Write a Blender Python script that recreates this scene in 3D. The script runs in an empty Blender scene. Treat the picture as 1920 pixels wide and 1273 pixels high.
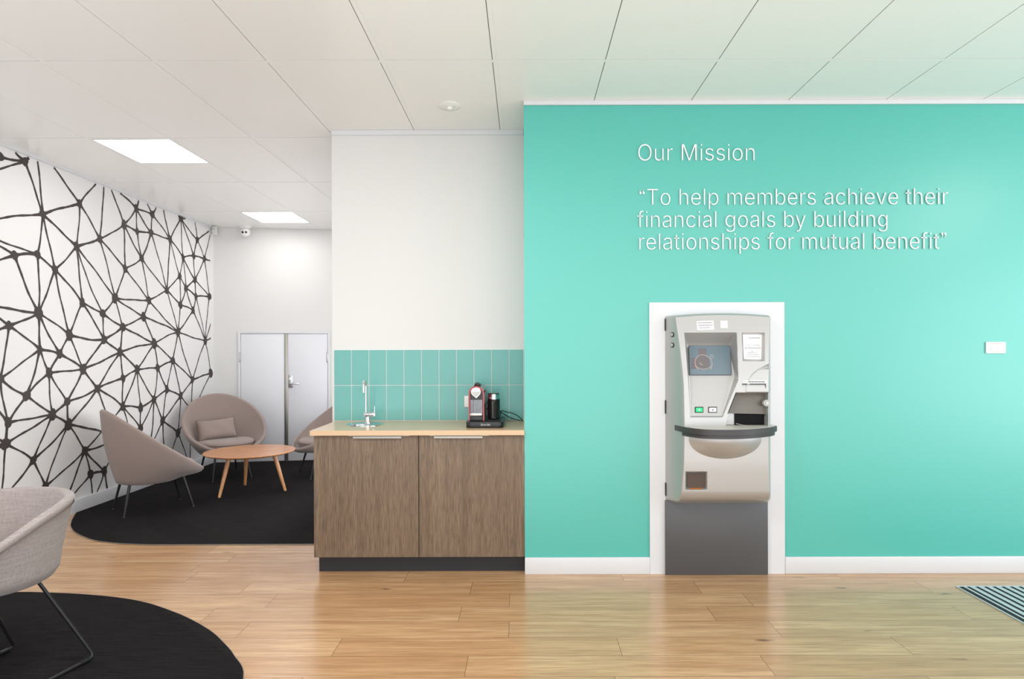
import bpy, bmesh, math, random, json
import numpy as np
from mathutils import Vector, Matrix
random.seed(7)
C = bpy.context.scene.collection
S = bpy.context.scene
PI = math.pi

# ------------------------------------------------------------------ camera, world, lights, exposure
FP, VX, VY, ROLL, EYE = 1176.5, 983.0, 657.0, 0.0028, 1.384     # focal length in pixels, vanishing point, roll, eye height
cd = bpy.data.cameras.new('camera'); cam = bpy.data.objects.new('camera', cd); C.objects.link(cam)
cd.sensor_fit = 'HORIZONTAL'; cd.sensor_width = 36.0; cd.lens = 36.0 * FP / 1920.0
cd.shift_x = -(VX - 960.0) / 1920.0; cd.shift_y = (VY - 636.5) / 1920.0
cd.clip_start = 0.05
cam.matrix_world = Matrix.Translation((0, 0, EYE)) @ Matrix.Rotation(PI / 2, 4, 'X') @ Matrix.Rotation(-ROLL, 4, 'Z')
S.camera = cam

S.view_settings.view_transform = 'Standard'
S.view_settings.look = 'None'
S.view_settings.gamma = 1.0
S.view_settings.exposure = EXPO = 0.0
S.view_settings.use_curve_mapping = False

w = bpy.data.worlds.new('daylight'); S.world = w; w.use_nodes = True
w.node_tree.nodes['Background'].inputs[0].default_value = (0.93, 0.97, 1.0, 1)
w.node_tree.nodes['Background'].inputs[1].default_value = 0.7

def area(name, loc, rot, sx, sy, watts, col):
    l = bpy.data.lights.new(name, 'AREA'); l.shape = 'RECTANGLE'; l.size = sx; l.size_y = sy
    l.energy = watts; l.color = col
    o = bpy.data.objects.new(name, l); C.objects.link(o); o.location = loc; o.rotation_euler = rot
    return o
# daylight through the shop front behind the camera and through the glazed entrance on the right, and an added fill
area('sky_light_front', (2.2, -8.0, 1.7), (PI / 2, 0, 0), 13.0, 4.6, 365, (0.95, 0.98, 1.0))
area('added_ceiling_fill', (-0.8, -0.4, 0.25), (PI, 0, 0), 7.0, 2.6, 142, (0.82, 0.91, 1.0))  # added fill facing up, low behind the viewer, to brighten the ceiling
area('window_light_entrance', (5.75, 0.4, 1.4), (PI / 2 + 0.42, 0, PI / 2), 4.6, 2.5, 130, (0.84, 0.93, 1.0))
# side light of the lounge corner, behind the kitchenette wall
area('window_light_lounge', (-1.40, 6.2, 1.35), (PI / 2 + 0.25, 0, PI / 2), 2.9, 2.2, 48, (0.95, 0.97, 1.0))
# ceiling panels above and behind the viewer
for lx, ly, lw in ((-1.0, 1.9, 46), (4.4, 1.2, 26)):
    area('ceiling_panel_light', (lx, ly, 2.91), (0, 0, 0), 0.57, 0.57, lw, (1.0, 0.99, 0.98))

# ------------------------------------------------------------------ helpers
def lin(c):
    c = c / 255.0
    return c / 12.92 if c <= 0.04045 else ((c + 0.055) / 1.055) ** 2.4
def rgb(r, g, b): return (lin(r), lin(g), lin(b), 1.0)

def unroll(px, py):
    dx, dy = px - VX, py - VY
    return dx - ROLL * dy, dy + ROLL * dx
def at(px, py, Y):                      # where the sight line through a photo point meets depth Y
    dx, dy = unroll(px, py)
    return Vector((dx / FP * Y, Y, EYE - dy / FP * Y))
def on_floor(px, py, z=0.0):
    dx, dy = unroll(px, py)
    Y = (EYE - z) * FP / dy
    return Vector((dx / FP * Y, Y, z))
def on_left(px, py, X=-3.86):
    dx, dy = unroll(px, py)
    Y = X * FP / dx
    return Vector((X, Y, EYE - dy / FP * Y))

def mat(name, col, rough=0.5, metal=0.0, spec=0.5, emit=None, estr=0.0, coat=0.0):
    m = bpy.data.materials.new(name); m.use_nodes = True
    b = m.node_tree.nodes['Principled BSDF']
    b.inputs['Base Color'].default_value = col
    b.inputs['Roughness'].default_value = rough
    b.inputs['Metallic'].default_value = metal
    b.inputs['Specular IOR Level'].default_value = spec
    b.inputs['Coat Weight'].default_value = coat
    b.inputs['Coat Roughness'].default_value = 0.08
    if emit: b.inputs['Emission Color'].default_value = emit; b.inputs['Emission Strength'].default_value = estr
    return m
class NT:
    def __init__(s, m): s.t = m.node_tree; s.n = s.t.nodes; s.b = s.n['Principled BSDF']
    def add(s, typ, **kw):
        n = s.n.new(typ)
        for k, v in kw.items(): setattr(n, k, v)
        return n
    def link(s, a, b): s.t.links.new(a, b)
    def coord(s, scale=(1, 1, 1), loc=(0, 0, 0), rot=(0, 0, 0)):
        c = s.add('ShaderNodeTexCoord'); mp = s.add('ShaderNodeMapping')
        mp.inputs['Scale'].default_value = scale; mp.inputs['Location'].default_value = loc; mp.inputs['Rotation'].default_value = rot
        s.link(c.outputs['Object'], mp.inputs['Vector']); return mp.outputs[0]
    def noise(s, vec, scale, detail=3, rough=0.5, dim='3D', wsock=None):
        n = s.add('ShaderNodeTexNoise', noise_dimensions=dim)
        n.inputs['Scale'].default_value = scale; n.inputs['Detail'].default_value = detail; n.inputs['Roughness'].default_value = rough
        s.link(vec, n.inputs['Vector'])
        if wsock: s.link(wsock, n.inputs['W'])
        return n.outputs['Fac']
    def ramp(s, fac, stops):
        r = s.add('ShaderNodeValToRGB'); e = r.color_ramp.elements
        while len(e) < len(stops): e.new(0.5)
        for k, (p, c) in enumerate(stops): e[k].position = p; e[k].color = c
        s.link(fac, r.inputs[0]); return r.outputs[0]
    def mix(s, fac, a, b, mode='MIX'):
        n = s.add('ShaderNodeMix', data_type='RGBA', blend_type=mode)
        if isinstance(fac, (int, float)): n.inputs[0].default_value = fac
        else: s.link(fac, n.inputs[0])
        for v, k in ((a, 6), (b, 7)):
            if isinstance(v, tuple): n.inputs[k].default_value = v
            else: s.link(v, n.inputs[k])
        return n.outputs[2]
    def bump(s, h, dist, strength=1.0):
        n = s.add('ShaderNodeBump'); n.inputs['Distance'].default_value = dist; n.inputs['Strength'].default_value = strength
        s.link(h, n.inputs['Height']); s.link(n.outputs[0], s.b.inputs['Normal'])
def g(v): return (v, v, v, 1)

def finish(o, smooth=None):
    if smooth is not None:
        o.data.polygons.foreach_set('use_smooth', [True] * len(o.data.polygons))
        o.data.set_sharp_from_angle(angle=math.radians(smooth))
def obj(name, bm, m, parent=None, smooth=35):
    me = bpy.data.meshes.new(name)
    if isinstance(bm, bmesh.types.BMesh):
        bmesh.ops.recalc_face_normals(bm, faces=bm.faces); bm.to_mesh(me); bm.free()
    else: me.from_pydata(*bm); me.validate()
    me.materials.append(m)
    o = bpy.data.objects.new(name, me); C.objects.link(o)
    if parent: o.parent = parent
    finish(o, smooth); return o
def tag(o, label=None, cat=None, group=None, kind=None):
    if label: o['label'] = label
    if cat: o['category'] = cat
    if group: o['group'] = group
    if kind: o['kind'] = kind
    return o
def thing(name, label, cat, loc=(0, 0, 0), rz=0.0, group=None, kind=None):
    o = bpy.data.objects.new(name, None); C.objects.link(o); o.empty_display_size = 0.1
    o.location = loc; o.rotation_euler = (0, 0, rz)
    return tag(o, label, cat, group, kind)
def struct(name, bm, m, label=None, smooth=35):
    return tag(obj(name, bm, m, None, smooth), label, None, None, 'structure')
def dup(root, loc, rz, label):
    r = root.copy(); C.objects.link(r); r.location = loc; r.rotation_euler = (0, 0, rz); r['label'] = label
    for ch in list(root.children):
        c = ch.copy(); C.objects.link(c); c.parent = r
        for gch in ch.children:
            d = gch.copy(); C.objects.link(d); d.parent = c
    return r

BM = bmesh.new
def box(bm, x0, x1, y0, y1, z0, z1, bev=0.0, seg=2, M=None):
    r = bmesh.ops.create_cube(bm, size=1.0); vs = r['verts']
    for v in vs:
        v.co = Vector(((x0 + x1) / 2 + v.co.x * (x1 - x0), (y0 + y1) / 2 + v.co.y * (y1 - y0), (z0 + z1) / 2 + v.co.z * (z1 - z0)))
        if M: v.co = M @ v.co
    if bev > 0:
        es = list({e for v in vs for e in v.link_edges})
        bmesh.ops.bevel(bm, geom=es, offset=bev, segments=seg, affect='EDGES', profile=0.5)
    return bm
def bbox(*a, **k): return box(BM(), *a, **k)
def prism(bm, pts, vec, bev=0.0):        # a polygon (list of 3D points) pushed along vec
    vs = [bm.verts.new(Vector(p)) for p in pts]; n = len(vs)
    ws = [bm.verts.new(Vector(p) + Vector(vec)) for p in pts]
    f0 = bm.faces.new(vs); f1 = bm.faces.new(ws[::-1])
    for i in range(n): bm.faces.new((vs[i], ws[i], ws[(i + 1) % n], vs[(i + 1) % n]))
    if bev > 0:
        bmesh.ops.bevel(bm, geom=list(f0.edges) + list(f1.edges), offset=bev, segments=2, affect='EDGES', profile=0.5)
    return bm
def lathe(bm, prof, n=40, M=None, cap=True):  # profile [(r, z)...] around local z
    rings = []
    for r, z in prof:
        if r < 1e-6:
            p = Vector((0, 0, z)); rings.append([bm.verts.new(M @ p if M else p)])
        else:
            ring = []
            for i in range(n):
                a = 2 * PI * i / n; p = Vector((r * math.cos(a), r * math.sin(a), z)); ring.append(bm.verts.new(M @ p if M else p))
            rings.append(ring)
    for a, b in zip(rings, rings[1:]):
        for i in range(n):
            j = (i + 1) % n
            if len(a) == 1 and len(b) == 1: continue
            if len(a) == 1: bm.faces.new((a[0], b[j], b[i]))
            elif len(b) == 1: bm.faces.new((a[i], a[j], b[0]))
            else: bm.faces.new((a[i], a[j], b[j], b[i]))
    if cap:
        if len(rings[0]) > 1: bm.faces.new(rings[0][::-1])
        if len(rings[-1]) > 1: bm.faces.new(rings[-1])
    return bm
def tube(bm, pts, rad, n=12, closed=False):   # swept round bar, rad a number or a list
    P = [Vector(p) for p in pts]; m = len(P)
    R = rad if isinstance(rad, (list, tuple)) else [rad] * m
    T = []
    for i in range(m):
        a = P[i - 1] if (i > 0 or closed) else P[i]; b = P[(i + 1) % m] if (i < m - 1 or closed) else P[i]
        T.append((b - a).normalized())
    up = Vector((0, 0, 1)) if abs(T[0].z) < 0.9 else Vector((1, 0, 0))
    N = (up - T[0] * up.dot(T[0])).normalized(); rings = []
    for i in range(m):
        N = (N - T[i] * N.dot(T[i])).normalized(); B = T[i].cross(N)
        rings.append([bm.verts.new(P[i] + (N * math.cos(2 * PI * k / n) + B * math.sin(2 * PI * k / n)) * R[i]) for k in range(n)])
    pairs = list(zip(rings, rings[1:])) + ([(rings[-1], rings[0])] if closed else [])
    for a, b in pairs:
        for k in range(n): bm.faces.new((a[k], a[(k + 1) % n], b[(k + 1) % n], b[k]))
    if not closed:
        bm.faces.new(rings[0][::-1]); bm.faces.new(rings[-1])
    return bm
def fillet(pts, r, n=6):                  # round the corners of a polyline
    P = [Vector(p) for p in pts]; out = [P[0]]
    for i in range(1, len(P) - 1):
        a, b, c = P[i - 1], P[i], P[i + 1]
        d = min(r, (a - b).length * 0.49, (c - b).length * 0.49)
        p, q = b + (a - b).normalized() * d, b + (c - b).normalized() * d
        for k in range(n + 1):
            t = k / n; out.append(p * (1 - t) ** 2 + b * 2 * t * (1 - t) + q * t * t)
    out.append(P[-1]); return out
def spline(pts, n=8, closed=False):       # Catmull-Rom
    P = [Vector(p) for p in pts]; m = len(P); out = []
    for i in range(m if closed else m - 1):
        a = P[i - 1] if (i > 0 or closed) else P[0]; b = P[i]; c = P[(i + 1) % m]
        d = P[(i + 2) % m] if (i + 2 < m or closed) else P[-1]
        for k in range(n):
            t = k / n
            out.append(0.5 * (2 * b + (c - a) * t + (2 * a - 5 * b + 4 * c - d) * t * t + (3 * b - a - 3 * c + d) * t ** 3))
    if not closed: out.append(P[-1])
    return out
def outline(loops, depth):                # flat shape with holes, loops in (x, y), pushed to +-depth: a bmesh
    cu = bpy.data.curves.new('outline', 'CURVE'); cu.dimensions = '2D'; cu.fill_mode = 'BOTH'; cu.extrude = depth
    for L in loops:
        sp = cu.splines.new('POLY'); sp.points.add(len(L) - 1); sp.use_cyclic_u = True
        for p, (x, y) in zip(sp.points, L): p.co = (x, y, 0, 1)
    o = bpy.data.objects.new('outline', cu)
    me = bpy.data.meshes.new_from_object(o); bm = BM(); bm.from_mesh(me)
    bmesh.ops.remove_doubles(bm, verts=bm.verts, dist=1e-6)
    bpy.data.objects.remove(o); bpy.data.curves.remove(cu); bpy.data.meshes.remove(me)
    return bm
def xform(bm, M):
    bmesh.ops.transform(bm, matrix=M, verts=bm.verts); return bm
def merge(bm, other):
    me = bpy.data.meshes.new('m'); other.to_mesh(me); other.free(); bm.from_mesh(me); bpy.data.meshes.remove(me); return bm
def rrect(w, h, r, n=6):
    out = []
    for cx, cy, a0 in ((w / 2 - r, h / 2 - r, 0), (-w / 2 + r, h / 2 - r, 90), (-w / 2 + r, -h / 2 + r, 180), (w / 2 - r, -h / 2 + r, 270)):
        for k in range(n + 1):
            a = math.radians(a0 + 90 * k / n); out.append((cx + r * math.cos(a), cy + r * math.sin(a)))
    return out

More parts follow.
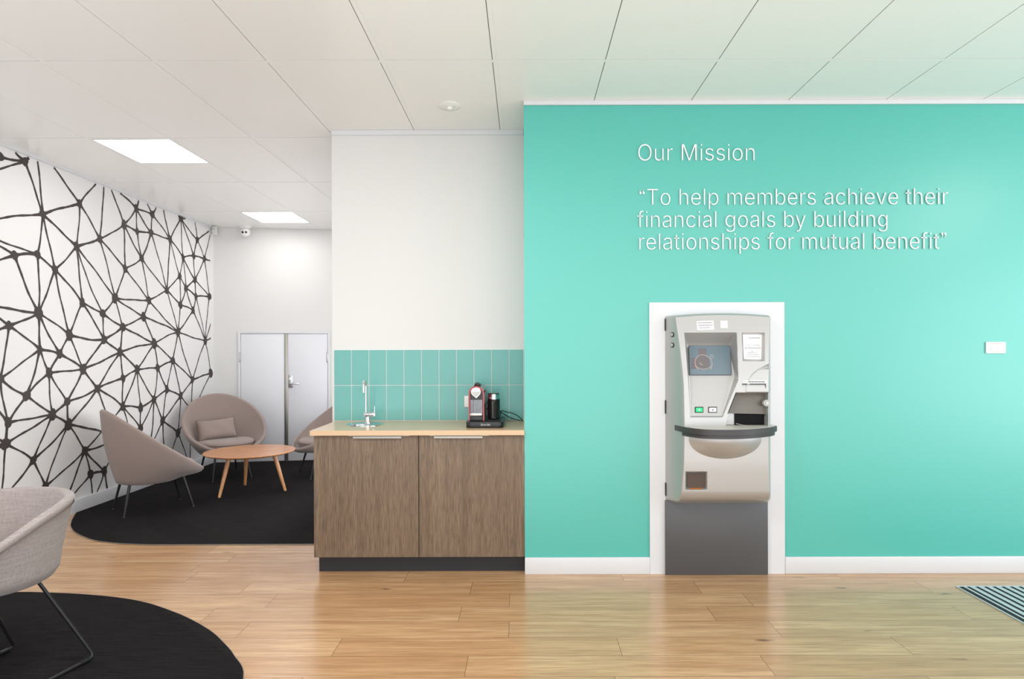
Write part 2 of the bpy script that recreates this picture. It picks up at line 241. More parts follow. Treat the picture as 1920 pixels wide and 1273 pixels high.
GLYPHS = json.loads('''{"O":[533,[[[267,5],[227,9],[190,18],[156,35],[127,58],[102,86],[81,120],[65,160],[56,205],[52,254],[56,303],[65,348],[81,388],[102,422],[127,450],[156,474],[190,490],[227,500],[267,504],[307,500],[344,490],[378,474],[407,450],[432,422],[453,388],[468,348],[478,303],[481,254],[478,205],[468,160],[453,120],[432,86],[407,58],[378,35],[344,18],[307,9]],[[267,41],[298,43],[328,52],[356,66],[380,85],[402,109],[419,139],[432,173],[440,211],[442,254],[440,297],[432,335],[419,370],[402,399],[380,424],[356,443],[328,457],[298,465],[267,468],[235,465],[206,456],[178,443],[153,424],[132,399],[114,369],[101,335],[94,297],[91,254],[94,211],[101,173],[114,139],[132,110],[153,85],[178,66],[206,52],[235,43]]]],"u":[410,[[[182,7],[160,9],[139,14],[121,22],[105,32],[92,46],[80,64],[72,86],[66,110],[65,139],[65,367],[102,367],[102,144],[104,114],[113,88],[128,67],[148,50],[172,41],[200,38],[220,39],[238,44],[255,52],[271,62],[284,76],[294,91],[301,109],[307,130],[308,153],[308,367],[345,367],[345,12],[310,12],[310,80],[289,80],[283,66],[268,43],[250,27],[229,16],[207,9]]]],"r":[259,[[[65,12],[65,367],[100,367],[100,309],[122,309],[134,332],[146,346],[159,357],[176,366],[193,371],[214,373],[218,373],[222,373],[228,372],[235,372],[240,372],[231,372],[231,341],[245,334],[237,336],[231,336],[225,337],[216,338],[206,338],[188,336],[171,333],[153,326],[138,315],[126,304],[116,290],[108,273],[103,256],[102,237],[102,12]]]],"M":[628,[[[72,12],[72,497],[144,497],[314,54],[484,497],[556,497],[556,12],[516,12],[506,450],[334,12],[294,12],[120,450],[110,12]]]],"i":[167,[[[65,12],[65,367],[102,367],[102,12]],[[65,456],[65,497],[102,497],[102,456]]]],"s":[365,[[[182,4],[158,5],[136,9],[116,14],[99,22],[84,33],[71,46],[60,60],[52,77],[50,85],[86,93],[90,82],[102,64],[117,50],[137,41],[158,35],[181,33],[208,35],[232,42],[251,52],[268,66],[276,84],[280,103],[278,118],[273,132],[262,145],[249,154],[233,161],[215,167],[152,182],[122,191],[98,202],[81,216],[69,233],[62,252],[59,274],[61,293],[66,309],[75,325],[87,338],[102,350],[120,359],[140,366],[162,371],[187,372],[211,371],[231,367],[249,361],[265,353],[278,343],[290,331],[299,318],[307,303],[308,299],[275,291],[273,296],[264,311],[251,325],[233,336],[212,343],[187,345],[164,343],[142,337],[124,327],[110,312],[99,296],[97,277],[98,261],[105,246],[116,234],[130,224],[148,218],[169,211],[226,197],[257,189],[280,177],[297,163],[309,147],[316,128],[319,107],[317,87],[312,70],[302,54],[290,40],[274,28],[255,17],[233,10],[209,5]]]],"n":[410,[[[102,227],[102,12],[65,12],[65,367],[100,367],[100,299],[120,299],[127,313],[141,336],[159,352],[180,363],[202,370],[227,372],[250,371],[271,366],[289,358],[305,347],[319,332],[330,315],[338,295],[343,270],[345,240],[345,12],[308,12],[308,236],[305,265],[297,291],[282,312],[262,328],[238,338],[210,341],[190,340],[172,335],[155,328],[139,317],[127,305],[115,289],[108,270],[103,250]]]],"“":[250,[[[42,347],[42,418],[58,463],[86,493],[84,482],[64,454],[58,408],[96,408],[96,347]],[[147,347],[147,418],[163,463],[192,493],[189,482],[170,454],[163,408],[201,408],[201,347]]]],"T":[449,[[[44,464],[44,497],[405,497],[405,464],[245,464],[245,12],[205,12],[205,464]]]],"o":[415,[[[207,4],[176,7],[148,14],[123,26],[101,44],[82,65],[67,90],[56,119],[49,152],[46,187],[49,223],[56,257],[67,286],[82,311],[101,332],[124,350],[148,363],[176,370],[207,372],[239,370],[267,363],[292,350],[315,332],[333,311],[348,286],[360,256],[367,223],[369,187],[367,152],[360,120],[348,90],[333,65],[315,44],[293,26],[267,14],[239,7]],[[207,34],[233,37],[257,44],[277,56],[294,72],[308,91],[318,113],[326,136],[330,162],[331,187],[330,213],[326,239],[318,262],[308,284],[294,304],[277,320],[257,332],[233,340],[207,342],[182,340],[158,332],[138,320],[121,304],[108,284],[97,262],[90,239],[86,214],[84,187],[86,162],[90,136],[97,113],[108,91],[121,72],[138,56],[158,44],[182,37]]]],"h":[410,[[[102,227],[102,12],[65,12],[65,497],[102,497],[102,299],[120,299],[127,313],[141,336],[159,352],[180,363],[202,370],[227,372],[250,371],[271,366],[289,358],[305,347],[319,332],[330,315],[338,295],[343,270],[345,240],[345,12],[308,12],[308,236],[305,265],[297,291],[282,312],[262,328],[238,338],[210,341],[190,340],[172,335],[155,328],[139,317],[127,305],[115,289],[108,270],[103,250]]]],"e":[404,[[[212,4],[179,7],[149,14],[123,26],[100,44],[82,65],[67,90],[56,119],[49,152],[46,187],[48,222],[56,255],[66,285],[81,310],[99,331],[122,349],[146,362],[174,370],[205,372],[225,371],[243,368],[262,363],[280,355],[296,345],[310,332],[324,317],[336,299],[346,278],[353,253],[358,226],[359,194],[359,181],[87,181],[87,209],[321,216],[320,224],[320,228],[316,251],[309,274],[298,293],[286,309],[270,324],[250,334],[229,340],[205,342],[181,340],[160,334],[139,323],[122,310],[109,293],[98,275],[90,254],[85,233],[84,211],[84,178],[86,150],[90,124],[99,101],[111,81],[127,64],[145,51],[165,42],[188,36],[212,34],[228,35],[244,37],[258,42],[271,47],[283,55],[293,64],[304,75],[311,87],[312,91],[349,82],[347,77],[338,62],[326,47],[313,36],[296,24],[278,15],[258,9],[236,5]]]],"l":[167,[[[65,12],[65,497],[102,497],[102,12]]]],"p":[424,[[[65,-131],[65,367],[100,367],[100,307],[125,307],[133,320],[140,329],[146,338],[155,346],[165,354],[176,362],[191,367],[208,371],[229,372],[257,370],[283,363],[306,351],[326,334],[344,313],[359,288],[369,258],[376,226],[378,189],[376,152],[369,119],[359,89],[345,64],[328,43],[306,26],[283,14],[258,6],[229,4],[210,5],[193,8],[178,15],[166,22],[155,30],[147,39],[140,48],[134,57],[124,71],[102,71],[102,-131]],[[220,35],[244,37],[267,44],[286,56],[303,72],[316,91],[327,112],[335,136],[339,162],[340,189],[339,216],[335,242],[327,265],[318,287],[304,306],[287,321],[267,333],[245,340],[220,342],[196,340],[173,333],[154,322],[138,307],[124,288],[114,267],[106,244],[102,217],[101,189],[102,161],[106,135],[114,110],[125,89],[138,70],[155,55],[174,44],[196,37]]]],"m":[610,[[[65,12],[65,367],[100,367],[100,307],[124,307],[125,310],[132,325],[141,338],[152,349],[164,358],[177,365],[190,370],[204,373],[219,374],[242,371],[262,364],[279,352],[293,335],[303,316],[305,307],[329,307],[329,307],[336,323],[346,335],[358,347],[370,356],[386,364],[401,369],[418,373],[437,374],[456,373],[474,369],[491,361],[506,352],[520,338],[530,322],[538,303],[543,281],[545,255],[545,12],[508,12],[508,255],[505,282],[495,304],[481,322],[461,334],[440,341],[419,342],[400,341],[383,338],[368,330],[355,321],[344,310],[334,296],[329,281],[324,265],[323,247],[323,12],[286,12],[286,261],[284,283],[275,303],[261,320],[244,333],[222,340],[199,342],[183,341],[167,338],[152,331],[138,322],[126,310],[116,295],[108,278],[103,259],[102,238],[102,12]]]],"b":[424,[[[229,4],[210,5],[193,8],[178,15],[166,22],[155,30],[147,39],[139,48],[133,57],[125,71],[100,71],[100,12],[65,12],[65,497],[102,497],[102,307],[125,307],[133,320],[140,329],[146,338],[155,346],[165,354],[176,362],[191,367],[208,371],[229,372],[257,370],[283,363],[306,351],[326,334],[344,313],[359,288],[369,258],[376,226],[378,189],[376,152],[369,119],[359,89],[345,64],[328,43],[306,26],[283,14],[258,6]],[[220,35],[244,37],[267,44],[286,56],[303,72],[316,91],[327,112],[335,136],[339,162],[340,189],[339,216],[335,242],[327,265],[318,287],[304,306],[287,321],[267,333],[245,340],[220,342],[196,340],[173,333],[154,322],[138,307],[124,288],[114,267],[106,244],[102,217],[101,189],[102,161],[106,135],[114,110],[125,89],[138,70],[155,55],[174,44],[196,37]]]],"a":[389,[[[160,3],[139,5],[118,9],[99,16],[83,25],[69,37],[58,52],[49,68],[44,86],[42,108],[44,126],[47,142],[53,155],[62,166],[71,174],[84,183],[97,189],[112,195],[128,199],[145,202],[163,205],[180,208],[202,211],[219,213],[236,215],[249,217],[261,220],[272,225],[281,232],[285,242],[288,254],[288,257],[287,274],[284,289],[278,303],[269,315],[258,325],[245,333],[230,339],[214,342],[196,343],[176,342],[160,339],[144,333],[131,326],[120,318],[110,310],[100,299],[93,289],[93,288],[58,299],[61,307],[73,323],[87,337],[101,348],[119,357],[136,364],[155,368],[174,371],[194,372],[207,372],[221,370],[236,367],[251,364],[266,358],[279,350],[292,341],[302,329],[311,314],[318,297],[323,276],[325,251],[325,12],[289,12],[289,64],[265,64],[257,50],[251,42],[244,34],[235,26],[223,18],[210,12],[196,8],[179,5]],[[170,33],[194,35],[215,40],[234,48],[250,59],[263,72],[273,87],[281,104],[286,120],[288,137],[288,214],[265,197],[262,195],[256,194],[248,192],[239,190],[229,188],[219,186],[208,185],[198,183],[190,182],[180,181],[173,180],[159,178],[144,175],[130,170],[116,164],[105,157],[94,147],[86,135],[81,120],[80,105],[81,91],[85,77],[92,65],[101,55],[113,46],[126,41],[139,36],[155,34]]]],"c":[396,[[[207,4],[176,7],[148,14],[123,26],[101,44],[82,65],[67,90],[56,119],[49,152],[46,187],[49,223],[56,257],[67,286],[82,311],[101,332],[124,350],[148,363],[176,370],[207,372],[225,372],[241,369],[256,366],[271,360],[286,353],[298,346],[310,337],[321,327],[330,315],[338,302],[345,288],[346,285],[311,276],[311,277],[305,287],[300,296],[293,304],[287,312],[277,321],[267,326],[257,332],[246,336],[233,340],[221,341],[207,342],[182,340],[158,332],[138,320],[121,304],[108,284],[97,262],[90,239],[86,214],[84,187],[86,162],[90,136],[97,113],[108,91],[121,72],[138,56],[158,44],[182,37],[207,34],[221,35],[235,37],[246,40],[258,44],[268,50],[278,56],[288,64],[294,72],[302,82],[308,93],[312,103],[312,102],[347,94],[346,90],[339,76],[331,63],[322,51],[311,41],[299,31],[286,22],[272,16],[258,10],[242,7],[225,5]]]],"v":[389,[[[171,12],[34,367],[76,367],[154,151],[162,128],[168,106],[175,84],[181,61],[188,38],[189,33],[201,33],[202,38],[209,61],[215,84],[220,107],[227,128],[235,151],[313,367],[354,367],[218,12]]]],"t":[227,[[[192,367],[192,339],[18,339],[18,367]],[[77,459],[114,459],[114,98],[115,81],[119,65],[127,53],[138,44],[154,39],[170,38],[175,38],[181,38],[187,39],[193,40],[199,41],[193,40],[199,10],[204,12],[198,10],[191,9],[183,9],[175,8],[169,8],[140,11],[118,18],[100,30],[88,47],[80,67],[77,94]]]],"f":[254,[[[216,367],[216,339],[18,339],[18,367]],[[93,12],[93,432],[94,450],[98,465],[106,479],[116,490],[127,500],[140,508],[155,514],[171,517],[187,518],[200,518],[210,517],[220,515],[228,513],[234,512],[228,514],[220,487],[229,481],[223,483],[217,484],[211,485],[203,486],[194,486],[176,484],[158,479],[145,468],[136,454],[131,437],[130,419],[130,12]]]],"g":[425,[[[207,-139],[181,-137],[158,-134],[138,-129],[119,-121],[104,-112],[90,-101],[79,-89],[69,-77],[67,-74],[98,-57],[98,-57],[105,-65],[114,-74],[124,-83],[136,-92],[149,-99],[166,-105],[186,-108],[207,-109],[238,-107],[266,-98],[290,-84],[308,-65],[320,-37],[323,-7],[323,80],[299,80],[291,67],[284,58],[278,49],[269,41],[259,33],[247,27],[233,22],[216,18],[195,17],[167,19],[142,25],[119,37],[98,52],[81,72],[66,96],[54,124],[48,156],[46,191],[48,228],[54,260],[66,288],[81,313],[98,334],[119,351],[142,363],[168,370],[196,372],[216,371],[234,367],[248,362],[260,355],[271,347],[279,338],[286,329],[292,320],[302,307],[325,307],[325,367],[360,367],[360,-9],[358,-38],[352,-62],[340,-83],[326,-100],[308,-114],[286,-125],[262,-132],[236,-137]],[[205,47],[229,49],[250,55],[271,65],[287,79],[300,96],[311,116],[319,139],[323,165],[324,193],[323,220],[319,245],[311,268],[301,289],[288,307],[271,322],[252,333],[229,340],[205,342],[180,340],[158,333],[138,322],[121,306],[108,288],[98,266],[90,244],[86,220],[84,193],[86,166],[90,141],[98,118],[108,98],[122,80],[138,66],[159,55],[181,49]]]],"d":[424,[[[195,4],[167,6],[142,14],[118,26],[98,42],[80,64],[66,89],[55,119],[48,152],[46,189],[48,226],[55,258],[66,288],[80,313],[97,333],[119,351],[142,363],[167,370],[196,372],[216,371],[234,367],[248,362],[260,354],[270,346],[278,338],[285,329],[291,320],[299,307],[323,307],[323,497],[360,497],[360,12],[325,12],[325,71],[301,71],[291,57],[285,48],[278,39],[269,30],[259,22],[247,15],[232,8],[216,5]],[[205,35],[228,37],[251,44],[270,55],[287,70],[300,89],[310,111],[318,135],[322,161],[324,189],[322,217],[318,244],[311,267],[300,288],[287,307],[270,322],[251,333],[229,340],[205,342],[180,340],[157,333],[138,321],[121,306],[108,287],[97,265],[90,242],[86,216],[84,189],[86,162],[90,136],[98,113],[108,91],[121,72],[138,56],[157,44],[180,37]]]],"y":[389,[[[62,-130],[70,-99],[69,-99],[82,-101],[94,-102],[106,-101],[118,-97],[129,-91],[139,-82],[148,-71],[156,-56],[162,-40],[176,-1],[34,367],[76,367],[154,151],[162,128],[168,105],[176,84],[181,61],[188,38],[189,33],[200,33],[202,39],[208,61],[214,84],[220,106],[227,128],[235,151],[313,367],[354,367],[193,-54],[185,-72],[177,-87],[168,-99],[157,-110],[146,-118],[134,-125],[122,-129],[108,-132],[91,-133],[83,-133],[74,-132],[66,-131],[60,-130],[55,-128]]]],"C":[510,[[[267,5],[227,9],[190,18],[156,35],[127,58],[102,86],[81,120],[65,160],[56,205],[52,254],[56,303],[65,348],[81,388],[102,422],[127,450],[156,474],[190,490],[227,500],[267,504],[292,502],[314,499],[336,493],[357,485],[377,475],[394,462],[410,448],[425,431],[438,412],[448,392],[456,370],[458,360],[418,360],[415,369],[408,385],[399,402],[389,415],[377,427],[364,438],[350,447],[335,455],[318,460],[302,465],[285,467],[267,468],[235,465],[204,456],[178,442],[153,423],[131,398],[114,369],[101,335],[94,297],[91,254],[94,211],[101,174],[114,140],[131,110],[153,85],[178,66],[206,52],[235,44],[267,41],[285,42],[302,44],[318,48],[335,54],[350,62],[364,71],[377,81],[389,94],[399,107],[408,123],[415,140],[417,148],[458,148],[456,138],[448,117],[438,97],[425,78],[412,62],[395,47],[376,34],[358,24],[337,16],[314,10],[292,6]]]],"B":[456,[[[72,12],[72,497],[241,497],[272,495],[301,489],[323,480],[342,468],[358,453],[370,436],[379,417],[384,396],[386,374],[385,355],[382,340],[376,326],[368,314],[360,304],[349,296],[338,289],[325,283],[303,276],[303,251],[328,248],[342,243],[356,235],[370,225],[382,213],[392,197],[400,180],[404,159],[406,136],[404,113],[399,92],[390,73],[377,56],[361,41],[339,29],[314,20],[283,14],[247,12]],[[113,45],[246,45],[283,48],[314,56],[338,71],[354,89],[365,112],[367,137],[366,155],[361,173],[352,190],[342,205],[327,218],[312,229],[292,236],[271,241],[249,243],[113,243]],[[113,273],[239,273],[258,275],[276,278],[293,285],[309,294],[323,306],[333,320],[341,335],[347,353],[348,372],[345,396],[337,418],[321,438],[299,453],[272,461],[241,464],[113,464]]]],"S":[447,[[[224,3],[189,5],[159,11],[133,20],[109,33],[89,49],[74,67],[62,88],[54,112],[52,125],[94,125],[96,115],[103,97],[114,80],[128,67],[144,56],[162,48],[182,41],[203,38],[224,37],[247,38],[270,42],[291,49],[309,59],[325,70],[338,85],[349,101],[356,119],[358,139],[356,156],[351,173],[341,187],[330,198],[316,207],[301,216],[284,222],[267,228],[248,234],[188,250],[150,264],[118,279],[94,298],[78,319],[68,344],[64,372],[66,398],[73,420],[85,441],[100,459],[120,474],[143,487],[168,496],[197,502],[227,504],[257,502],[286,496],[311,487],[333,474],[352,459],[367,442],[379,422],[386,400],[388,390],[347,390],[343,407],[329,429],[309,447],[284,460],[256,468],[225,471],[202,469],[182,466],[162,459],[146,450],[131,439],[119,425],[110,410],[105,394],[103,376],[105,356],[111,339],[122,326],[134,315],[149,305],[164,297],[180,291],[194,286],[209,281],[261,267],[276,264],[291,259],[307,253],[323,245],[338,238],[352,228],[364,218],[375,205],[384,192],[391,176],[395,159],[396,139],[394,114],[388,92],[376,71],[361,51],[342,35],[318,22],[291,12],[259,5]]]],"”":[250,[[[208,503],[208,432],[192,387],[164,357],[166,368],[186,396],[192,442],[154,442],[154,503]],[[108,503],[108,432],[92,387],[64,357],[66,368],[86,396],[92,442],[54,442],[54,503]]]]}''')
def text_width(s): return sum(205 if c == ' ' else GLYPHS[c][0] for c in s)
def text_bm(s, unit, sx=1.0, depth=0.004):     # letters in the xy plane from the origin, unit = metres per glyph unit
    x = 0.0; loops = []
    for c in s:
        if c == ' ': x += 205 * unit * sx; continue
        adv, L = GLYPHS[c]
        for l in L: loops.append([(x + p[0] * unit * sx, p[1] * unit) for p in l])
        x += adv * unit * sx
    return outline(loops, depth)
FACE = Matrix.Rotation(PI / 2, 4, 'X')     # xy plane -> upright plane facing the camera

# ------------------------------------------------------------------ materials
M = {}
M['white_wall'] = mat('white_wall_paint', rgb(226, 225, 223), 0.55, spec=0.3)
M['mural_wall'] = mat('white_wallpaper', rgb(236, 235, 234), 0.5, spec=0.3)
M['ceiling'] = mat('white_ceiling_tile', rgb(249, 247, 244), 0.26, spec=0.5)
M['teal'] = mat('turquoise_wall_paint', rgb(76, 185, 171), 0.34, spec=1.0)
M['trim'] = mat('white_gloss_trim', rgb(224, 225, 228), 0.3)
M['door'] = mat('white_door_paint', rgb(230, 231, 236), 0.35)
M['tile'] = mat('turquoise_glazed_tile', rgb(116, 181, 175), 0.22, spec=0.35)
M['grout'] = mat('white_grout', rgb(236, 234, 228), 0.8)
M['bench'] = mat('pale_maple_laminate', rgb(215, 183, 146), 0.18, spec=0.35)
M['alu'] = mat('brushed_aluminium', rgb(176, 173, 165), 0.42, 1.0)
M['chrome'] = mat('chrome', rgb(232, 234, 236), 0.06, 1.0)
M['steel'] = mat('satin_steel', rgb(190, 192, 195), 0.3, 1.0)
M['black_plastic'] = mat('black_plastic', rgb(27, 26, 28), 0.3)
M['black_matte'] = mat('black_matte', rgb(16, 16, 17), 0.6)
M['black_metal'] = mat('black_powder_coat', rgb(30, 29, 32), 0.35)
M['kick'] = mat('charcoal_plinth', rgb(38, 39, 44), 0.45)
M['red'] = mat('red_gloss_plastic', rgb(170, 24, 40), 0.15, coat=0.5)
M['white_plastic'] = mat('white_plastic', rgb(240, 239, 236), 0.3)
M['paper'] = mat('white_paper', rgb(244, 242, 244), 0.7)
M['ink'] = mat('grey_print', rgb(140, 140, 145), 0.7)
M['ink_dark'] = mat('dark_print', rgb(75, 75, 80), 0.7)
M['letters'] = mat('white_acrylic_letters', rgb(246, 246, 246), 0.35)
M['mural_ink'] = mat('dark_brown_black_ink', rgb(62, 54, 53), 0.55)
M['silver'] = mat('warm_silver_plastic', rgb(190, 189, 187), 0.38, 0.55)
M['silver_light'] = mat('light_silver_plastic', rgb(186, 185, 182), 0.42, 0.4)
M['grey_flap'] = mat('brown_grey_plastic', rgb(112, 106, 98), 0.3)
M['dark_panel'] = mat('dark_grey_steel_panel', rgb(84, 84, 86), 0.35)
M['dark_edge'] = mat('charcoal_rubber', rgb(66, 64, 65), 0.42)
M['shelf_top'] = mat('pale_shelf_plastic', rgb(210, 206, 198), 0.4)
M['void'] = mat('black_opening', rgb(7, 7, 8), 0.6, spec=0.2)
M['screen'] = mat('screen_glass', rgb(104, 120, 128), 0.16, emit=rgb(98, 118, 132), estr=0.25)
M['screen_box'] = mat('screen_brown_picture', rgb(104, 101, 103), 0.3, emit=rgb(122, 112, 112), estr=0.25)
M['screen_line'] = mat('screen_cream_line', rgb(190, 172, 160), 0.4, emit=rgb(196, 176, 164), estr=0.5)
M['green'] = mat('lit_green_button', rgb(30, 190, 120), 0.3, emit=rgb(30, 190, 120), estr=0.5)
M['walnut'] = mat('dark_brown_slot', rgb(84, 70, 62), 0.4)
M['orange'] = mat('orange_plastic', rgb(190, 120, 60), 0.4)
M['lamp'] = mat('lit_diffuser', (1, 1, 1, 1), 0.5, emit=(1.0, 0.985, 0.97, 1), estr=9.0)
M['smoke_glass'] = mat('smoky_lid', rgb(70, 62, 60), 0.08)

def plank_mat():
    m = mat('oak_plank_floor', rgb(200, 160, 115), 0.25, spec=0.8, coat=0.15); n = NT(m)
    v = n.coord(loc=(0.31, 0.07, 0))
    sx_ = n.add('ShaderNodeSeparateXYZ'); n.link(v, sx_.inputs[0])
    ro = n.add('ShaderNodeMath', operation='DIVIDE'); ro.inputs[1].default_value = 0.182; n.link(sx_.outputs[1], ro.inputs[0])
    fo = n.add('ShaderNodeMath', operation='FLOOR'); n.link(ro.outputs[0], fo.inputs[0])
    wn = n.add('ShaderNodeTexWhiteNoise', noise_dimensions='1D'); n.link(fo.outputs[0], wn.inputs['W'])
    ma = n.add('ShaderNodeMath', operation='MULTIPLY_ADD'); ma.inputs[1].default_value = 1.32; n.link(wn.outputs['Value'], ma.inputs[0]); n.link(sx_.outputs[0], ma.inputs[2])
    cb = n.add('ShaderNodeCombineXYZ'); n.link(ma.outputs[0], cb.inputs[0]); n.link(sx_.outputs[1], cb.inputs[1]); v = cb.outputs[0]
    br = n.add('ShaderNodeTexBrick', offset=0.0, offset_frequency=2, squash=1.0)
    br.inputs['Scale'].default_value = 1.0; br.inputs['Brick Width'].default_value = 1.32; br.inputs['Row Height'].default_value = 0.182
    br.inputs['Mortar Size'].default_value = 0.0014; br.inputs['Mortar Smooth'].default_value = 0.3; br.inputs['Bias'].default_value = 0.0
    br.inputs['Color1'].default_value = g(0.0); br.inputs['Color2'].default_value = g(1.0); br.inputs['Mortar'].default_value = g(0.5)
    n.link(v, br.inputs['Vector'])
    sep = n.add('ShaderNodeSeparateColor'); n.link(br.outputs['Color'], sep.inputs[0])
    mul = n.add('ShaderNodeMath', operation='MULTIPLY'); mul.inputs[1].default_value = 37.0; n.link(sep.outputs[0], mul.inputs[0])
    g1 = n.coord(scale=(1.6, 26, 1)); g2 = n.coord(scale=(5, 150, 1)); g3 = n.coord(scale=(0.9, 5.5, 1))
    f1 = n.noise(g1, 1.0, 5, 0.62, '4D', mul.outputs[0]); f2 = n.noise(g2, 1.0, 3, 0.6, '4D', mul.outputs[0]); f3 = n.noise(g3, 1.0, 3, 0.5, '4D', mul.outputs[0])
    base = n.ramp(sep.outputs[0], [(0.0, rgb(206, 163, 119)), (0.5, rgb(225, 185, 140)), (1.0, rgb(217, 178, 136))])
    c = n.mix(n.ramp(f1, [(0.4, g(0.0)), (0.6, g(1.0))]), n.mix(0.6, base, rgb(166, 120, 80)), base)
    c = n.mix(n.ramp(f3, [(0.35, g(0.5)), (0.65, g(0.0))]), c, rgb(186, 139, 95))
    c = n.mix(n.ramp(f2, [(0.32, g(0.42)), (0.55, g(0.0))]), c, rgb(128, 88, 58))
    # knots
    kv = n.coord(scale=(1.7, 6.4, 1), loc=(0.2, 0.4, 0))
    vo = n.add('ShaderNodeTexVoronoi', feature='F1'); vo.inputs['Scale'].default_value = 1.0; n.link(kv, vo.inputs['Vector'])
    wob = n.noise(n.coord(scale=(18, 40, 1)), 1.0, 2)
    ad = n.add('ShaderNodeMath', operation='MULTIPLY_ADD'); ad.inputs[1].default_value = 0.12; n.link(wob, ad.inputs[0]); n.link(vo.outputs['Distance'], ad.inputs[2])
    c = n.mix(n.ramp(ad.outputs[0], [(0.085, g(0.85)), (0.16, g(0.0))]), c, rgb(92, 66, 48))
    c = n.mix(br.outputs['Fac'], c, rgb(120, 84, 56))
    n.link(c, n.b.inputs['Base Color'])
    n.link(n.ramp(f2, [(0.2, g(0.27)), (0.8, g(0.2))]), n.b.inputs['Roughness'])
    n.bump(br.outputs['Fac'], -0.0006, 0.5)
    return m
M['floor'] = plank_mat()

def wood_mat(name, cols, scale, fine, rough=0.45, coat=0.0):
    m = mat(name, cols[1], rough, coat=coat); n = NT(m)
    a = n.noise(n.coord(scale=scale), 1.0, 4, 0.6); b = n.noise(n.coord(scale=fine), 1.0, 3, 0.65)
    c = n.ramp(a, [(0.3, cols[0]), (0.5, cols[1]), (0.7, cols[2])])
    c = n.mix(n.ramp(b, [(0.38, g(0.85)), (0.56, g(0.0))]), c, cols[3])
    n.link(c, n.b.inputs['Base Color']); return m
M['cabinet'] = wood_mat('grey_brown_wood_laminate', [rgb(114, 95, 77), rgb(130, 109, 89), rgb(142, 121, 99), rgb(88, 72, 58)], (26, 26, 0.5), (230, 230, 8), 0.42)
M['table'] = wood_mat('honey_beech', [rgb(200, 138, 92), rgb(214, 152, 104), rgb(222, 164, 116), rgb(186, 122, 78)], (2, 14, 2), (8, 120, 8), 0.28, 0.2)
M['table_leg'] = wood_mat('honey_beech_leg', [rgb(206, 146, 96), rgb(220, 162, 112), rgb(228, 172, 122), rgb(196, 134, 86)], (20, 20, 1), (90, 90, 4), 0.3, 0.2)

def fabric(name, c0, c1, scale, weave=900.0, stripe=False):
    m = mat(name, c0, 0.9, spec=0.15); n = NT(m)
    b = n.b; b.inputs['Sheen Weight'].default_value = 0.25; b.inputs['Sheen Roughness'].default_value = 0.5
    f = n.noise(n.coord(), scale, 3, 0.7)
    c = n.ramp(f, [(0.3, c0), (0.7, c1)])
    if stripe:
        a = n.noise(n.coord(scale=(220, 220, 9)), 1.0, 2); d = n.noise(n.coord(scale=(10, 10, 260)), 1.0, 2)
        c = n.mix(n.ramp(a, [(0.35, g(0.55)), (0.6, g(0.0))]), c, c0); c = n.mix(n.ramp(d, [(0.4, g(0.0)), (0.7, g(0.5))]), c, c1)
    n.link(c, b.inputs['Base Color'])
    n.bump(n.noise(n.coord(), weave, 1), 0.0006, 0.5)
    return m
M['taupe'] = fabric('taupe_wool_fabric', rgb(136, 120, 114), rgb(170, 154, 148), 420)
M['taupe_seam'] = mat('taupe_piping', rgb(112, 96, 90), 0.9, spec=0.1)
M['linen'] = fabric('grey_linen_fabric', rgb(138, 126, 122), rgb(178, 168, 165), 500, 1200, True)

def carpet_mat():
    m = mat('charcoal_carpet', rgb(38, 36, 37), 0.95, spec=0.1); n = NT(m)
    a = n.noise(n.coord(scale=(6, 130, 1)), 1.0, 3, 0.7); b = n.noise(n.coord(), 420, 2, 0.7)
    c = n.ramp(a, [(0.3, rgb(24, 22, 23)), (0.7, rgb(50, 47, 48))])
    c = n.mix(n.ramp(b, [(0.35, g(0.6)), (0.65, g(0.0))]), c, rgb(16, 15, 16))
    v = n.coord(rot=(0, 0, 0.72)); ck = n.add('ShaderNodeTexBrick', offset=0.5)
    ck.inputs['Scale'].default_value = 1.0; ck.inputs['Brick Width'].default_value = 1.0; ck.inputs['Row Height'].default_value = 0.25; ck.inputs['Mortar Size'].default_value = 0.0
    ck.inputs['Color1'].default_value = g(0.86); ck.inputs['Color2'].default_value = g(1.1); n.link(v, ck.inputs['Vector'])
    c = n.mix(1.0, c, ck.outputs['Color'], 'MULTIPLY')
    n.link(c, n.b.inputs['Base Color']); n.bump(b, 0.003, 0.7); return m
M['carpet'] = carpet_mat()

# ------------------------------------------------------------------ the room
CEIL, WY, WNY, LX = 2.927, 3.887, 4.395, -3.86      # ceiling height, turquoise wall, niche wall, mural wall
BX0, BY0, BSL = -3.86, 7.80, 0.1295                  # back wall: corner and slope
RX = 6.0
def back_y(x): return BY0 + BSL * (x - BX0)
def back_x(px):
    k = (px - VX) / FP
    return k * (BY0 - BSL * BX0) / (1 - k * BSL)

struct('floor', bbox(LX - 0.1, RX, -2.6, 8.6, -0.1, 0.0), M['floor'], 'oak plank floor of the whole room')
bm = BM()
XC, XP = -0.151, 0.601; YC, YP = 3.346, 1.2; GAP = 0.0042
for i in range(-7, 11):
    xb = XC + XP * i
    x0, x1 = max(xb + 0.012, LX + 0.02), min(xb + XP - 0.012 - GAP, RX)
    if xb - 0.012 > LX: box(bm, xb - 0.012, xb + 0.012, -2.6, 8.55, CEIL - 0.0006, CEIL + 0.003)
    if x1 - x0 < 0.02: continue
    for j in range(-5, 4):
        y0, y1 = YC + YP * j + 0.012, min(YC + YP * (j + 1) - 0.012 - 0.006, 8.55)
        if i == -5 and j in (1, 3): y0 += 0.585
        box(bm, x0, x1, y0, y1, CEIL, CEIL + 0.003, 0.0006, 1)
for j in range(-4, 5): box(bm, LX - 0.05, RX, YC + YP * j - 0.012, YC + YP * j + 0.012, CEIL - 0.0004, CEIL + 0.003)
